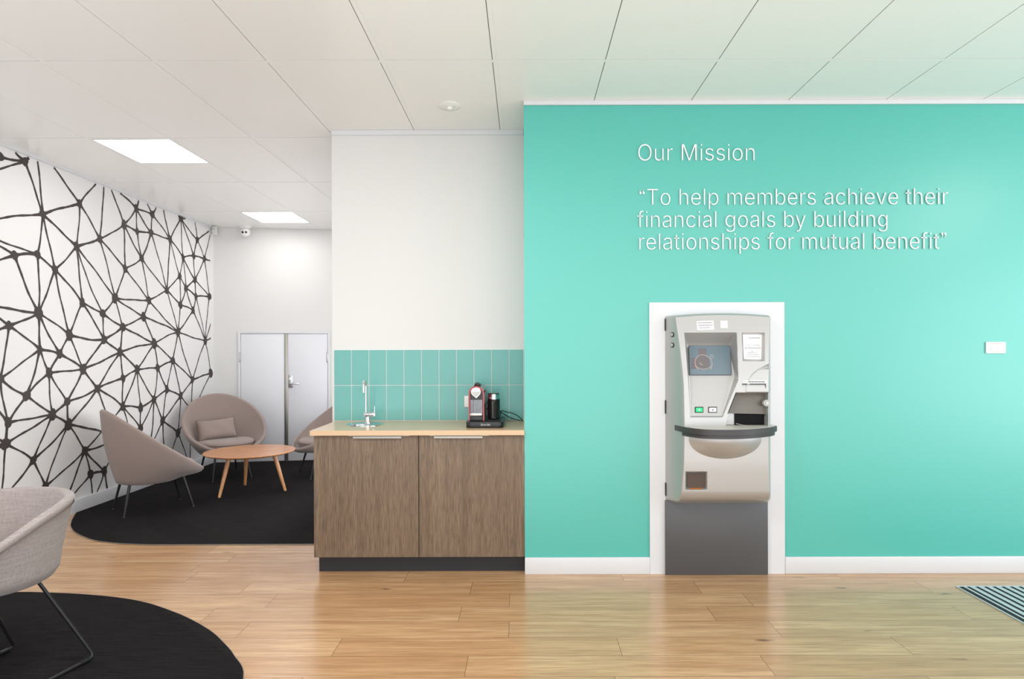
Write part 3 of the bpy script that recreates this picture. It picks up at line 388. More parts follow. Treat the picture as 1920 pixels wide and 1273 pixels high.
struct('ceiling_gap_shade', bbox(LX - 0.1, RX, -2.6, 8.6, CEIL + 0.0035, CEIL + 0.1), mat('gap_shade_grey', rgb(128, 126, 124), 0.9), 'grey sheet coloured as the shade in the gaps of the ceiling')  # grey sheet whose colour stands in for the shade in the grid gaps
struct('ceiling', bm, M['ceiling'], 'white suspended ceiling of large panels in a grid')

struct('wall_left', bbox(LX - 0.1, LX, -2.6, 8.5, 0, CEIL - 0.001), M['mural_wall'], 'white left wall carrying the line mural')
struct('baseboard_left', bbox(LX, LX + 0.014, -2.6, BY0 - 0.02, 0.0, 0.112, 0.003), M['trim'], 'white skirting below the mural')
struct('trim_1', bbox(LX, LX + 0.022, -2.6, BY0 - 0.02, CEIL - 0.022, CEIL), M['trim'], 'white ceiling edge trim above the mural')
ang = math.atan(BSL)
def back_box(x0, x1, d0, d1, z0, z1, bev=0.0):       # a box on the back wall, d out of the wall
    o = Matrix.Translation((BX0, BY0, 0)) @ Matrix.Rotation(ang, 4, 'Z'); c = math.cos(ang)
    return box(BM(), (x0 - BX0) / c, (x1 - BX0) / c, -d1, -d0, z0, z1, bev, 2, o)
struct('wall_back', back_box(BX0, -1.0, -0.1, 0, 0, CEIL - 0.001), M['white_wall'], 'white back wall with the low double door')
DX = {k: back_x(p) for k, p in dict(fo=447, l0=452, l1=533.5, r0=540.5, r1=614.5, fi=619.5).items()}
struct('baseboard_back', back_box(BX0 + 0.016, DX['fo'] - 0.004, 0, 0.014, 0, 0.105, 0.003), M['trim'], 'white skirting on the back wall')
struct('wall_center', bbox(-1.345, -0.001, WNY, WNY + 0.12, 0, CEIL - 0.001), M['white_wall'], 'white wall above the kitchenette')
struct('wall_partition', bbox(-1.345, -1.22, WNY + 0.121, 8.1, 0, CEIL - 0.001), M['white_wall'], 'white side wall running back beside the lounge corner')
struct('trim_2', bbox(-1.345, -0.002, WNY - 0.012, WNY - 0.0005, CEIL - 0.034, CEIL - 0.001), M['trim'], 'thin white trim at the top of the kitchenette wall')
struct('wall_right', bbox(0, RX, WY, WNY + 0.12, 0, CEIL - 0.001), M['teal'], 'turquoise feature wall with raised white lettering')
struct('trim_3', bbox(0, RX, WY - 0.016, WY - 0.0005, CEIL - 0.027, CEIL - 0.0005, 0.001), M['trim'], 'white trim along the top of the turquoise wall')

# turquoise wall: white surround round the coin machine and skirting to both sides
sx0, sx1 = at(1217.5, 820, WY).x, at(1470, 820, WY).x
stop = at(1340, 567, WY).z
mx0, mx1 = at(1247, 820, WY).x - 0.004, at(1443, 820, WY).x + 0.004
loop = [(sx0, 0.0), (sx0, stop), (sx1, stop), (sx1, 0.0)]
sur = outline([loop], 0.005); xform(sur, Matrix.Translation((0, WY - 0.0055, 0)) @ FACE)
struct('trim_4', sur, M['trim'], 'flat white surround framing the coin machine')
struct('baseboard_center', bbox(0.0, sx0 - 0.001, WY - 0.0145, WY - 0.0005, 0, 0.104, 0.003), M['trim'], 'white skirting between kitchenette and coin machine')
struct('baseboard_right', bbox(sx1 + 0.001, RX, WY - 0.0145, WY - 0.0005, 0, 0.104, 0.003), M['trim'], 'white skirting right of the coin machine')

# low double door in the back wall
dr = thing('door_1', 'low white double door in the back wall', None, (BX0, BY0, 0), ang, kind='structure')
inv = (Matrix.Translation((BX0, BY0, 0)) @ Matrix.Rotation(ang, 4, 'Z')).inverted()
def dbox(x0, x1, d0, d1, z0, z1, bev=0.0): return xform(back_box(x0, x1, d0, d1, z0, z1, bev), inv)
DT = 1.602
bm = dbox(DX['fo'], DX['l0'] - 0.004, 0.001, 0.022, 0, DT + 0.03, 0.002); merge(bm, dbox(DX['r1'] + 0.004, DX['fi'], 0.001, 0.022, 0, DT + 0.03, 0.002))
merge(bm, dbox(DX['l0'] - 0.004, DX['r1'] + 0.004, 0.001, 0.022, DT + 0.004, DT + 0.03, 0.002)); obj('door_frame', bm, M['trim'], dr)
l1 = obj('door_leaf', dbox(DX['l0'], DX['l1'], 0.001, 0.014, 0.008, DT, 0.002), M['door'], dr)
l2 = obj('door_leaf', dbox(DX['r0'], DX['r1'], 0.001, 0.014, 0.008, DT, 0.002), M['door'], dr)
tag(obj('meeting_strip', dbox(DX['l1'] + 0.001, DX['r0'] - 0.001, 0.001, 0.02, 0.008, DT, 0.002), M['alu'], dr), 'brushed metal strip between the two leaves')
for lf, px in ((l1, 450.3), (l2, 614.6)):
    hx = back_x(px); obj('hinge', dbox(hx - 0.008, hx + 0.008, 0.014, 0.026, at(px, 680, back_y(hx)).z, at(px, 660, back_y(hx)).z, 0.003), M['steel'], lf)
hx = back_x(545.5); hz0, hz1 = at(545, 727, back_y(hx)).z, at(545, 703, back_y(hx)).z
hp = obj('handle_plate', dbox(hx - 0.026, hx + 0.026, 0.014, 0.022, hz0, hz1, 0.0035), M['steel'], l2)
c = inv @ Vector((hx - 0.004, back_y(hx), hz0 + 0.055))
obj('lever', tube(BM(), fillet([(c.x, c.y - 0.02, c.z), (c.x, c.y - 0.065, c.z), (c.x + 0.115, c.y - 0.062, c.z - 0.002)], 0.02), 0.0095), M['chrome'], hp)
obj('lock_cylinder', lathe(BM(), [(0.011, 0), (0.011, 0.006), (0, 0.006)], 20, Matrix.Translation((c.x, c.y - 0.022, hz1 - 0.045)) @ FACE), M['chrome'], hp)

# ------------------------------------------------------------------ the line mural on the left wall
ND = {0: (-0.5, 293.5, 9), 1: (46.8, 302.8, 8), 2: (79.8, 401.8, 8), 3: (149.2, 382.2, 7), 5: (27.5, 478.7, 8), 6: (69.9, 477.1, 8), 7: (102.9, 505.4, 8),
 8: (143.3, 462.2, 8), 9: (186.7, 447.6, 7), 10: (72.3, 587.1, 11), 11: (154, 567.5, 8), 12: (192.5, 587.9, 8), 13: (16.5, 610.7, 8), 14: (129.8, 628, 10),
 15: (74.6, 655, 7), 16: (111.9, 663.5, 8), 17: (195.2, 637, 8), 18: (155.8, 691.9, 9.5), 19: (91.9, 699, 9), 20: (0, 710, 9), 21: (182.6, 728.5, 7.5),
 22: (49.5, 742.2, 9.5), 23: (125.7, 753.2, 8), 24: (98.2, 777.5, 10), 25: (14.9, 792.5, 9), 26: (128, 796, 10), 27: (10.2, 832.3, 11), 28: (62, 862.9, 8),
 29: (159, 844.8, 8), 30: (169.7, 888.8, 8.5), 31: (195.6, 883.3, 8), 32: (84.8, 911.6, 8), 33: (232.2, 421.1, 8), 34: (255.2, 390.9, 7), 35: (285.4, 402.1, 7),
 36: (256.9, 434.1, 6), 37: (283.2, 436.6, 7), 38: (318.6, 448.8, 7), 39: (339, 409, 7), 40: (369.7, 449.6, 6), 41: (265.5, 484.2, 7), 42: (234.4, 503.6, 7),
 43: (342.8, 482.4, 6), 44: (362.8, 479.9, 6), 45: (383, 485.5, 6), 46: (229.8, 762, 7.5), 48: (336.7, 517.9, 6), 49: (365.4, 524.6, 6.5), 50: (215.4, 559, 9),
 51: (278.8, 563, 7.5), 52: (312.5, 544.3, 6.5), 53: (348.5, 540.5, 6.5), 54: (367.1, 555.7, 6), 55: (392.5, 556, 7), 56: (338.1, 571.6, 7), 57: (362, 582, 6),
 58: (230.1, 613.1, 8), 59: (269, 594, 8), 60: (333.8, 622.6, 8), 61: (384.8, 639, 7), 62: (225.2, 660, 8), 63: (289.2, 644.2, 9), 64: (323.8, 676.3, 7.5),
 65: (295.4, 689.7, 7), 66: (256.9, 692.7, 8), 67: (395, 699.5, 8), 68: (230.6, 709.2, 7), 70: (263.5, 764.5, 8), 71: (288.5, 748.1, 7), 72: (312.7, 730, 7),
 73: (338.5, 742.1, 7), 74: (360.9, 711.8, 6.5), 75: (263.3, 802.6, 7.5), 76: (304.8, 788.7, 8), 77: (333.5, 811.2, 8), 78: (222, 822, 8), 79: (362, 768, 6),
 80: (-95, 330, 9), 81: (-70, 420, 8), 82: (-120, 520, 10), 83: (-60, 560, 9), 84: (-110, 655, 9), 85: (-70, 770, 10), 86: (-85, 870, 9), 87: (-40, 835, 7)}
TIP = {'t1': (28.3, 277.7), 't2': (54.2, 288.7), 't3': (70.2, 295), 't4': (100.9, 307.2), 't5': (179.9, 339.8), 't6': (194.5, 345.6), 't7': (208.5, 351.1), 't8': (225.3, 357.7),
 't9': (260, 372.2), 'ta': (275.6, 378.4), 'tb': (292.7, 385.7), 'tc': (306.5, 390), 'td': (333.8, 402.1), 'te': (347.6, 407.8), 'tf': (365.4, 414.2),
 'r1': (391.5, 433.2), 'r2': (393.8, 441), 'r3': (393.9, 488.8), 'r4': (394.8, 607), 'r5': (395.1, 633.5), 'r6': (396.2, 741),
 'b1': (1.6, 935), 'b2': (14.1, 925), 'b3': (126.5, 932), 'b4': (135.1, 930), 'b5': (172.8, 930.4), 'b6': (181.4, 927.3), 'b7': (201, 921), 'b8': (270.7, 828), 'b9': (281.5, 834),
 'ba': (285, 830), 'bb': (309.3, 850), 'bc': (319.3, 854), 'bd': (351, 862), 'be': (356.3, 865), 'bf': (243, 812)}
ED = '''0-1 1-t1 1-t2 1-80 1-2 t3-2 2-81 2-3 3-t4 3-t5 2-6 2-7 2-8 3-8 3-9 t6-9 8-9 9-33 81-6 81-5 5-6 6-7 7-8 5-10 6-10 7-10 7-11 7-14 8-11 8-12 8-50 9-50 9-42
11-12 11-14 11-17 12-17 12-50 12-58 10-13 10-14 10-15 10-16 13-15 13-20 14-16 14-17 14-18 15-16 15-19 15-20 15-22 16-18 16-19 19-18 17-18 18-62 18-21 18-23 19-22 19-23 19-24
22-20 22-25 22-24 20-25 23-21 23-24 23-26 24-25 24-27 24-28 24-26 26-21 26-28 26-32 26-29 26-78 25-27 27-28 28-32 29-32 29-30 29-31 29-46 29-78 30-31 21-62 21-68 21-46 21-78
17-58 17-62 58-50 58-59 58-62 58-63 62-63 62-66 62-68 68-66 68-46 66-46 66-70 66-71 66-65 66-63 63-60 63-59 63-64 63-65 65-64 65-71 65-72 64-60 64-72 64-73 64-74
60-59 60-51 60-52 60-56 60-57 60-61 60-74 61-74 61-67 61-57 61-54 61-55 74-67 74-73 72-73 72-71 72-76 73-76 73-77 73-79 71-70 71-76 71-75 46-70 46-75 70-75 76-77
50-51 50-42 50-59 59-51 51-42 51-41 41-52 51-52 52-38 52-37 52-48 52-56 48-56 48-53 48-38 48-43 53-43 53-49 53-56 53-54 53-57 49-43 49-44 49-45 49-54 49-55 54-55 54-57 45-55 56-57
33-34 33-36 33-41 33-42 33-t7 34-35 34-36 34-37 34-t8 34-t9 35-37 35-38 35-ta 35-tb 36-37 36-41 37-38 37-41 38-39 38-43 38-tc 39-43 39-44 39-40 39-td 39-te 40-44 40-45 40-tf 40-r1 43-44 44-45 45-r2 45-r3 41-42
61-r4 61-r5 79-67 79-r6 79-77 75-78 75-b8 71-b9 76-ba 76-bb 77-bc 77-bd 74-be 46-bf
27-b1 28-b2 29-b3 30-b4 30-b5 31-b6 31-b7 31-78
5-82 10-83 13-83 13-84 25-84 27-85 27-87 27-86 80-0 80-81 0-81 81-82 82-83 83-84 84-20 20-83 84-85 85-87 87-86 85-86 82-84'''.split()
rs = random.Random(3)
def wall_uv(px, py):
    p = on_left(px, py); return Vector((p.y, p.z))
def clampz(v): return Vector((v.x, min(max(v.y, 0.118), CEIL - 0.03)))
NW = {k: wall_uv(a, b) for k, (a, b, r) in ND.items()}
NW.update({k: clampz(wall_uv(*v)) for k, v in TIP.items()})
mv, mf = [], []; lay = [0]
def patch(poly_l, poly_r):                    # a strip between two side lines, on the wall
    lay[0] += 1; d = 0.0012 + (lay[0] % 40) * 0.00001; b = len(mv)
    for p in poly_l + poly_r: mv.append((LX + d, min(p.x, BY0 - 0.003), p.y))
    n = len(poly_l)
    for i in range(n - 1): mf.append((b + i, b + i + 1, b + n + i + 1, b + n + i))
MIR = 4.02                                     # beyond the picture the pattern carries on, mirrored, along the wall
flip = lambda v: Vector((2 * MIR - v.x, v.y))
LINES = []
for e in ED:
    a, b = e.split('-'); a = int(a) if a.isdigit() else a; b = int(b) if b.isdigit() else b
    LINES.append((a, b, NW[a], NW[b]))
LINES += [(a, b, flip(p), flip(q)) for a, b, p, q in LINES] + [(k, k, NW[k], flip(NW[k])) for k in (80, 82, 84, 85, 86)]
for a, b, p, q in LINES:
    L = (q - p).length; t = (q - p) / L; nn = Vector((-t.y, t.x))
    bow = rs.uniform(-0.035, 0.035) * L; ph = rs.uniform(0, 6.28); ph2 = rs.uniform(0, 6.28); w0 = rs.uniform(0.0070, 0.0096)
    K = max(10, int(L / 0.03)); lft, rgt = [], []
    for k in range(K + 1):
        s = k / K; d = s * L
        off = bow * math.sin(PI * s) + 0.0035 * math.sin(d * 17 + ph) * math.sin(PI * s)
        wd = w0 * (1 + 0.14 * math.sin(d * 43 + ph2) + 0.08 * math.sin(d * 91 + ph))
        if not isinstance(a, str): wd += 0.014 * math.exp(-d / 0.03)
        if not isinstance(b, str): wd += 0.014 * math.exp(-(L - d) / 0.03)
        c0 = p + t * d + nn * off; lft.append(c0 + nn * wd); rgt.append(c0 - nn * wd)
    patch(lft, rgt)
for c0, R in [(NW[k], v[2] * NW[k].x / FP * 1.02) for k, v in ND.items()] + [(flip(NW[k]), v[2] * NW[k].x / FP * 1.02) for k, v in ND.items()]:
    b = len(mv); lay[0] += 1; d = 0.0016 + (lay[0] % 40) * 0.00001; ph = rs.uniform(0, 6.28); n = 26
    mv.append((LX + d, min(c0.x, BY0 - 0.003), c0.y))
    for i in range(n):
        a = 2 * PI * i / n; rr = R * (1 + 0.1 * math.sin(2 * a + ph) + 0.06 * math.sin(3 * a + 2 * ph))
        mv.append((LX + d, min(c0.x + rr * 0.95 * math.cos(a), BY0 - 0.003), c0.y + rr * 1.05 * math.sin(a)))
    for i in range(n): mf.append((b, b + 1 + i, b + 1 + (i + 1) % n))
tag(obj('wall_mural', (mv, [], mf), M['mural_ink'], None, None), 'black hand-drawn network of lines and dots covering the white left wall', 'mural')

# ------------------------------------------------------------------ raised lettering on the turquoise wall
def lettering(root, line, x0, x1, ybase, ycap, lead=0.0):
    a, b = at(x0, ybase, WY), at(x1, ybase - ROLL * 0, WY)
    unit = (at(x0, ycap, WY).z - a.z) / 493.0
    sx = (at(x1, ybase + ROLL * (x0 - x1), WY).x - a.x) / ((text_width(line) - 90) * unit)
    x = a.x - 40 * unit * sx
    for wd in line.split(' '):
        bm = text_bm(wd, unit, sx, 0.004)
        xform(bm, Matrix.Translation((x, WY - 0.0065, a.z)) @ FACE)
        o = obj('word', bm, M['letters'], root, None); o.location = -root.location
        x += (text_width(wd) + 205) * unit * sx
h = thing('mission_heading', 'raised white heading reading Our Mission on the turquoise wall', 'lettering', (at(1305, 302, WY).x, WY, at(1305, 302, WY).z))
lettering(h, 'Our Mission', 1195.7, 1414.5, 302.4, 272.0)
q = thing('mission_quote', 'raised white three-line quotation about helping members, below the heading', 'lettering', (at(1480, 427, WY).x, WY, at(1480, 427, WY).z))
lettering(q, '“To help members achieve their', 1199, 1774.5, 385.3, 355.6)
lettering(q, 'financial goals by building', 1195.7, 1663, 427.2, 397.5)
lettering(q, 'relationships for mutual benefit”', 1197, 1771.5, 468.8, 439.0)

# ------------------------------------------------------------------ ceiling fittings
def panel_light(y0, label):
    xa, xb = XC - XP * 5 + 0.014, XC - XP * 4 - 0.014; y1 = y0 + 0.575
    t = thing('ceiling_light', label, 'light', ((xa + xb) / 2, (y0 + y1) / 2, CEIL), group='square ceiling panel lights')
    w_, d_ = (xb - xa), (y1 - y0)
    bm = BM()
    for a in ((-w_ / 2, w_ / 2, -d_ / 2, -d_ / 2 + 0.01), (-w_ / 2, w_ / 2, d_ / 2 - 0.01, d_ / 2), (-w_ / 2, -w_ / 2 + 0.01, -d_ / 2 + 0.01, d_ / 2 - 0.01), (w_ / 2 - 0.01, w_ / 2, -d_ / 2 + 0.01, d_ / 2 - 0.01)):
        box(bm, *a, -0.002, 0.0034)
    obj('frame', bm, M['trim'], t)
    obj('diffuser', bbox(-w_ / 2 + 0.0101, w_ / 2 - 0.0101, -d_ / 2 + 0.0101, d_ / 2 - 0.0101, 0.0, 0.0033), M['lamp'], t)
panel_light(YC + YP + 0.014, 'lit square ceiling panel nearer the viewer, beside the mural')
panel_light(YC + 3 * YP + 0.014, 'lit square ceiling panel farther back, above the double door')
sd = at(843, 198, 1); k = (CEIL - EYE) / (sd.z - EYE); sd = Vector((sd.x * k, k, CEIL))
t = thing('emergency_light', 'small round white fitting on the ceiling before the kitchenette wall', 'light', sd)
obj('plate', lathe(BM(), [(0.072, 0), (0.074, -0.004), (0.066, -0.010), (0.03, -0.012), (0, -0.012)][::-1], 40), M['white_plastic'], t)
obj('lens', lathe(BM(), [(0.018, -0.0121), (0.017, -0.02), (0.012, -0.026), (0, -0.028)][::-1], 24), M['white_plastic'], t)
for dx in (0.03, 0.037): obj('indicator', lathe(BM(), [(0.0025, -0.0123), (0.0025, -0.0138), (0, -0.0142)][::-1], 10, Matrix.Translation((dx, -0.012, 0.0012))), M['ink'], t)
cp = at(460, 432, 7.72)
t = thing('security_camera', 'white two-lens dome camera under the ceiling above the lounge corner', 'camera', (cp.x, 7.72, CEIL))
obj('mount', lathe(BM(), [(0.066, 0), (0.066, -0.02), (0.058, -0.032), (0, -0.032)][::-1], 36), M['white_plastic'], t)
ball = obj('camera_ball', lathe(BM(), [(0.058 * math.sin(a * PI / 16), -0.075 - 0.058 * math.cos(a * PI / 16)) for a in range(0, 14)], 32), M['white_plastic'], t)
ball['label'] = 'round white camera head'
for dx in (-0.02, 0.02):
    v = Vector((dx + 0.012, -0.052, -0.088)); Mx = Matrix.Translation(v) @ Vector((dx * 0.3 + 0.1, -1, -0.25)).to_track_quat('Z', 'Y').to_matrix().to_4x4()
    obj('lens', lathe(BM(), [(0.0145, 0), (0.0145, 0.004), (0.008, 0.006), (0, 0.006)], 20, Mx), M['black_plastic'] if dx < 0 else M['dark_panel'], ball)
ms = at(397, 433, 7.74)
t = thing('motion_sensor', 'small white sensor box in the corner where mural and back wall meet', 'sensor', (LX + 0.024, 7.71, ms.z))
obj('housing', prism(BM(), [(0, 0.0, -0.055), (0.055, -0.012, -0.05), (0.062, -0.03, 0.0), (0.055, -0.012, 0.05), (0, 0, 0.055), (0, 0.02, 0.0)], (0, 0.04, 0), 0.004), M['white_plastic'], t)
obj('lens', bbox(0.018, 0.05, -0.0335, -0.0295, -0.028, 0.004, 0.001), M['trim'], t)

# ------------------------------------------------------------------ wall plates
def plate(name, label, x0, x1, z0, z1, Y, rock):
    t = thing(name, label, 'switch' if rock else 'socket', ((x0 + x1) / 2, Y, (z0 + z1) / 2)); w_, h_ = x1 - x0, z1 - z0
    obj('plate', xform(prism(BM(), [(x, y, 0) for x, y in rrect(w_, h_, 0.004, 3)], (0, 0, 0.009), 0.002), FACE), M['white_plastic'], t)
    return t, w_, h_
a, b = at(1847, 662.5, WY), at(1884, 641, WY)
t, w_, h_ = plate('light_switch', 'white double switch plate alone on the right of the turquoise wall', a.x, b.x, a.z, b.z, WY - 0.0006, True)
for sx in (-0.021, 0.017):
    obj('rocker', xform(lathe(BM(), [(0.0095, 0.009), (0.0095, 0.0115), (0.006, 0.0125), (0, 0.0125)], 24), FACE @ Matrix.Translation((sx, -0.002, 0)) @ Matrix.Diagonal((1, 0.8, 1, 1))), M['trim'], t)
bm = BM()
for i in range(7): box(bm, -0.026 + i * 0.0075, -0.0205 + i * 0.0075, -0.0096, -0.0091, 0.0215, 0.0255)
tag(obj('printed_label', bm, mat('faint_orange_print', rgb(232, 178, 148), 0.6), t), 'faint orange printing above the rockers')

# ------------------------------------------------------------------ entrance mat
mp = on_floor(1785, 1100); mxl, myf = 2.508, mp.y
MX1, MY0 = 3.86, 1.7
t = thing('entrance_mat', 'ribbed metal and charcoal entrance mat set in the floor at right', 'mat', ((mxl + MX1) / 2, (MY0 + myf) / 2, 0.0))
def rel(bm): return xform(bm, Matrix.Translation(-Vector(t.location)))
bm = BM(); fw = 0.008
for a in ((mxl, MX1, myf - fw, myf), (mxl, MX1, MY0, MY0 + fw), (mxl, mxl + fw, MY0 + fw, myf - fw), (MX1 - fw, MX1, MY0 + fw, myf - fw)): box(bm, *a, 0.0003, 0.006, 0.001)
M['mat_rail'] = mat('pale_blue_grey_rail', rgb(204, 216, 222), 0.35, 0.1)
M['mat_insert'] = mat('charcoal_mat_insert', rgb(42, 44, 48), 0.9)
obj('frame', rel(bm), M['mat_rail'], t)
obj('insert', rel(bbox(mxl + fw, MX1 - fw, MY0 + fw, myf - fw, 0.0003, 0.003)), M['mat_insert'], t)
x = mxl + fw + 0.031
while x + 0.03 < MX1 - fw:
    bm = BM(); r0 = x; first = (x == mxl + fw + 0.031); wd = 0.013 if first else 0.0275
    nb = 1 if first else 3
    for i in range(nb):
        bw = wd / nb; box(bm, x + i * bw + 0.0006, x + (i + 1) * bw - 0.0006, MY0 + fw + 0.002, myf - fw - 0.001, 0.0031, 0.0065 - (0.001 if i == 1 else 0), 0.0008, 1)
    obj('rail', rel(bm), M['mat_rail'], t); x += wd + 0.0225

# ------------------------------------------------------------------ carpets
def carpet(label, pts, edge):
    t = tag(obj('carpet', prism(BM(), [(p[0], p[1], 0.0004) for p in pts], (0, 0, 0.0056)), M['carpet'], None, None), label, 'carpet')
    tag(obj('edge_trim', tube(BM(), [(p[0], p[1], 0.004) for p in edge], 0.0022, 8), M['alu'], t), 'thin pale metal edging')
    return t
ep = [on_floor(*p) for p in ((146, 962), (136.5, 973), (132.7, 984.5), (135.5, 992.5), (143, 1000), (170, 1012), (204, 1018), (245, 1021), (292, 1022.4))]
ep[0] = Vector((LX + 0.016, ep[0].y, 0)); cv = spline(ep, 6); yl = ep[-1].y
edge = cv + [Vector((-2.2, yl, 0)), Vector((-1.36, yl, 0))]
carpet('charcoal carpet of the lounge corner with a rounded front-left end', edge + [Vector((-1.36, back_y(-1.36) - 0.03, 0)), Vector((LX + 0.016, back_y(LX) - 0.024, 0))], edge)
ep = [on_floor(*p) for p in ((0, 1113), (102, 1113), (201, 1119.6), (272, 1131), (340, 1154.6), (391, 1182), (418, 1205.6), (439, 1231), (456, 1273))]
l = ep[-1]; ep += [Vector((-1.08, 2.2, 0)), Vector((-1.1, 1.7, 0)), Vector((-1.3, 1.1, 0))]
cv = spline([Vector((-3.5, 3.47, 0))] + ep, 6)
carpet('round charcoal carpet in the left foreground under the tub chair', cv + [Vector((-2.0, 0.6, 0)), Vector((-3.84, 0.6, 0)), Vector((-3.84, 3.3, 0))], cv)

# ------------------------------------------------------------------ kitchenette
KT = 0.893; KX0 = -1.306
sp = thing('tile_splashback', 'turquoise upright rectangular tiles in two rows behind the sink and coffee machine', 'tiles', (-0.665, WNY, 1.14))
def srel(bm): return xform(bm, Matrix.Translation(-sp.location))
tx0 = at(626.5, 720, WNY).x; tp = 0.1224; zt, zm = at(800, 656, WNY).z, at(800, 722, WNY).z; zb = KT + 0.001
obj('grout', srel(bbox(tx0, -0.003, WNY - 0.006, WNY - 0.0005, zb, zt + 0.002)), M['grout'], sp)
bm = BM()
for i in range(11):
    x0, x1 = tx0 + 0.003 + i * tp, min(tx0 + (i + 1) * tp - 0.001, -0.008)
    for z0, z1 in ((zb + 0.004, zm - 0.002), (zm + 0.002, zt)): box(bm, x0, x1, WNY - 0.009, WNY - 0.0055, z0, z1, 0.0012, 1)
obj('tiles', srel(bm), M['tile'], sp)
t, w_, h_ = plate('wall_socket', 'white wall socket on the tiles, half hidden by the coffee machine', at(871, 750, WNY).x, at(871, 750, WNY).x + 0.115, at(871, 763, WNY).z, at(871, 742, WNY).z, WNY - 0.0095, False)
for sx in (-0.03, 0.03): obj('rocker', bbox(sx - 0.006, sx + 0.006, -0.0115, -0.009, 0.012, 0.028, 0.001), M['trim'], t)

cab = thing('cabinet', 'grey-brown wood-grain two-door cabinet under the pale worktop', 'cabinet', (-0.655, 4.12, 0))
def crel(bm): return xform(bm, Matrix.Translation(-cab.location))
bm = BM(); DZ0, DZ1 = 0.106, 0.860; DY = 3.886
box(bm, KX0, KX0 + 0.017, DY + 0.001, 4.392, DZ0, DZ1, 0.001); box(bm, -0.018, -0.002, DY + 0.001, 4.392, DZ0, DZ1, 0.001)
box(bm, KX0 + 0.0171, -0.0181, DY + 0.02, 4.392, DZ0, DZ0 + 0.016); box(bm, KX0 + 0.0171, -0.0181, 4.378, 4.392, DZ0 + 0.0161, DZ1)
obj('carcass', crel(bm), M['cabinet'], cab)
obj('kickboard', crel(bbox(-1.292, -0.002, 3.942, 3.958, 0.001, DZ0 - 0.001)), M['kick'], cab)
xs = [at(p, 930, DY).x for p in (592.3, 784.6, 785.8, 979)]
for k, (x0, x1) in enumerate(((xs[0], xs[1]), (xs[2], xs[3]))):
    d = obj('door', crel(bbox(x0, x1, DY - 0.001, DY + 0.018, DZ0, DZ1 - 0.004, 0.0008, 1)), M['cabinet'], cab)
    a, b, c = [at(p, 818, DY - 0.01).x for p in ((662, 753, 767), (813.5, 905, 917))[k]]
    bm = bbox(a, b, DY - 0.017, DY - 0.0012, DZ1 - 0.017, DZ1 - 0.0035, 0.001, 1)
    box(bm, a - 0.03, c, DY - 0.004, DY + 0.01, DZ1 - 0.0034, DZ1 - 0.0012)
    tag(obj('handle', crel(bm), M['alu'], d), 'slim metal edge pull')

BCX, BCY = -1.078, 4.15
bm = outline([[(-1.322, 3.863), (-0.0015, 3.863), (-0.0015, WNY - 0.0005), (-1.322, WNY - 0.0005)],
              [(BCX + 0.085 * math.cos(a * PI / 24), BCY + 0.085 * math.sin(a * PI / 24)) for a in range(48)]], 0.0155)
xform(bm, Matrix.Translation((0, 0, KT - 0.0155)))
tag(obj('worktop', bm, M['bench'], None, 30), 'pale maple laminate worktop over the wood-grain cabinet', 'worktop')
sk = thing('sink', 'small round stainless sink set in the left of the worktop', 'sink', (BCX, BCY, KT))
circ = lambda cx, cy, r, n=64: [(cx + r * math.cos(2 * PI * a / n), cy + r * math.sin(2 * PI * a / n)) for a in range(n)]
bm = outline([circ(0.012, 0.045, 0.122), circ(0, 0, 0.068)], 0.0012); xform(bm, Matrix.Translation((0, 0, 0.0016)))
obj('rim', bm, M['chrome'], sk, 30)
obj('bowl', lathe(BM(), [(0.0685, 0.0026), (0.067, -0.004), (0.062, -0.05), (0.05, -0.075), (0.016, -0.082), (0.0, -0.082)], 48, cap=False), M['steel'], sk)
obj('drain', lathe(BM(), [(0.017, -0.0815), (0.015, -0.079), (0.0, -0.0795)], 24), M['chrome'], sk)
TX, TY, TZ = -1.062, 4.252, KT + 0.003
tpw = thing('tap', 'slim chrome gooseneck mixer tap standing on the round sink', 'tap', (TX, TY, TZ))
obj('body', lathe(BM(), [(0.026, 0), (0.026, 0.005), (0.018, 0.007), (0.017, 0.042), (0.0, 0.042)], 28), M['chrome'], tpw)
obj('mixer_barrel', lathe(BM(), [(0.0, -0.024), (0.015, -0.024), (0.0165, -0.021), (0.0165, 0.05), (0.015, 0.054), (0.0, 0.054)], 28, Matrix.Translation((0, 0, 0.057)) @ Matrix.Rotation(PI / 2, 4, 'Y')), M['chrome'], tpw)
obj('lever', tube(BM(), [(0.046, 0, 0.07), (0.046, 0.002, 0.112)], [0.0035, 0.0025]), M['chrome'], tpw)
arc = [(-0.011, 0, 0.06), (-0.011, 0, 0.25)] + [(-0.011 + 0.004 * (1 - math.cos(a * PI / 12)), -0.048 * (1 - math.cos(a * PI / 12)), 0.25 + 0.042 * math.sin(a * PI / 12)) for a in range(1, 13)] + [(-0.003, -0.096, 0.212)]
obj('spout', tube(BM(), arc, [0.0068] * 13 + [0.0075] * 2, 14), M['chrome'], tpw)

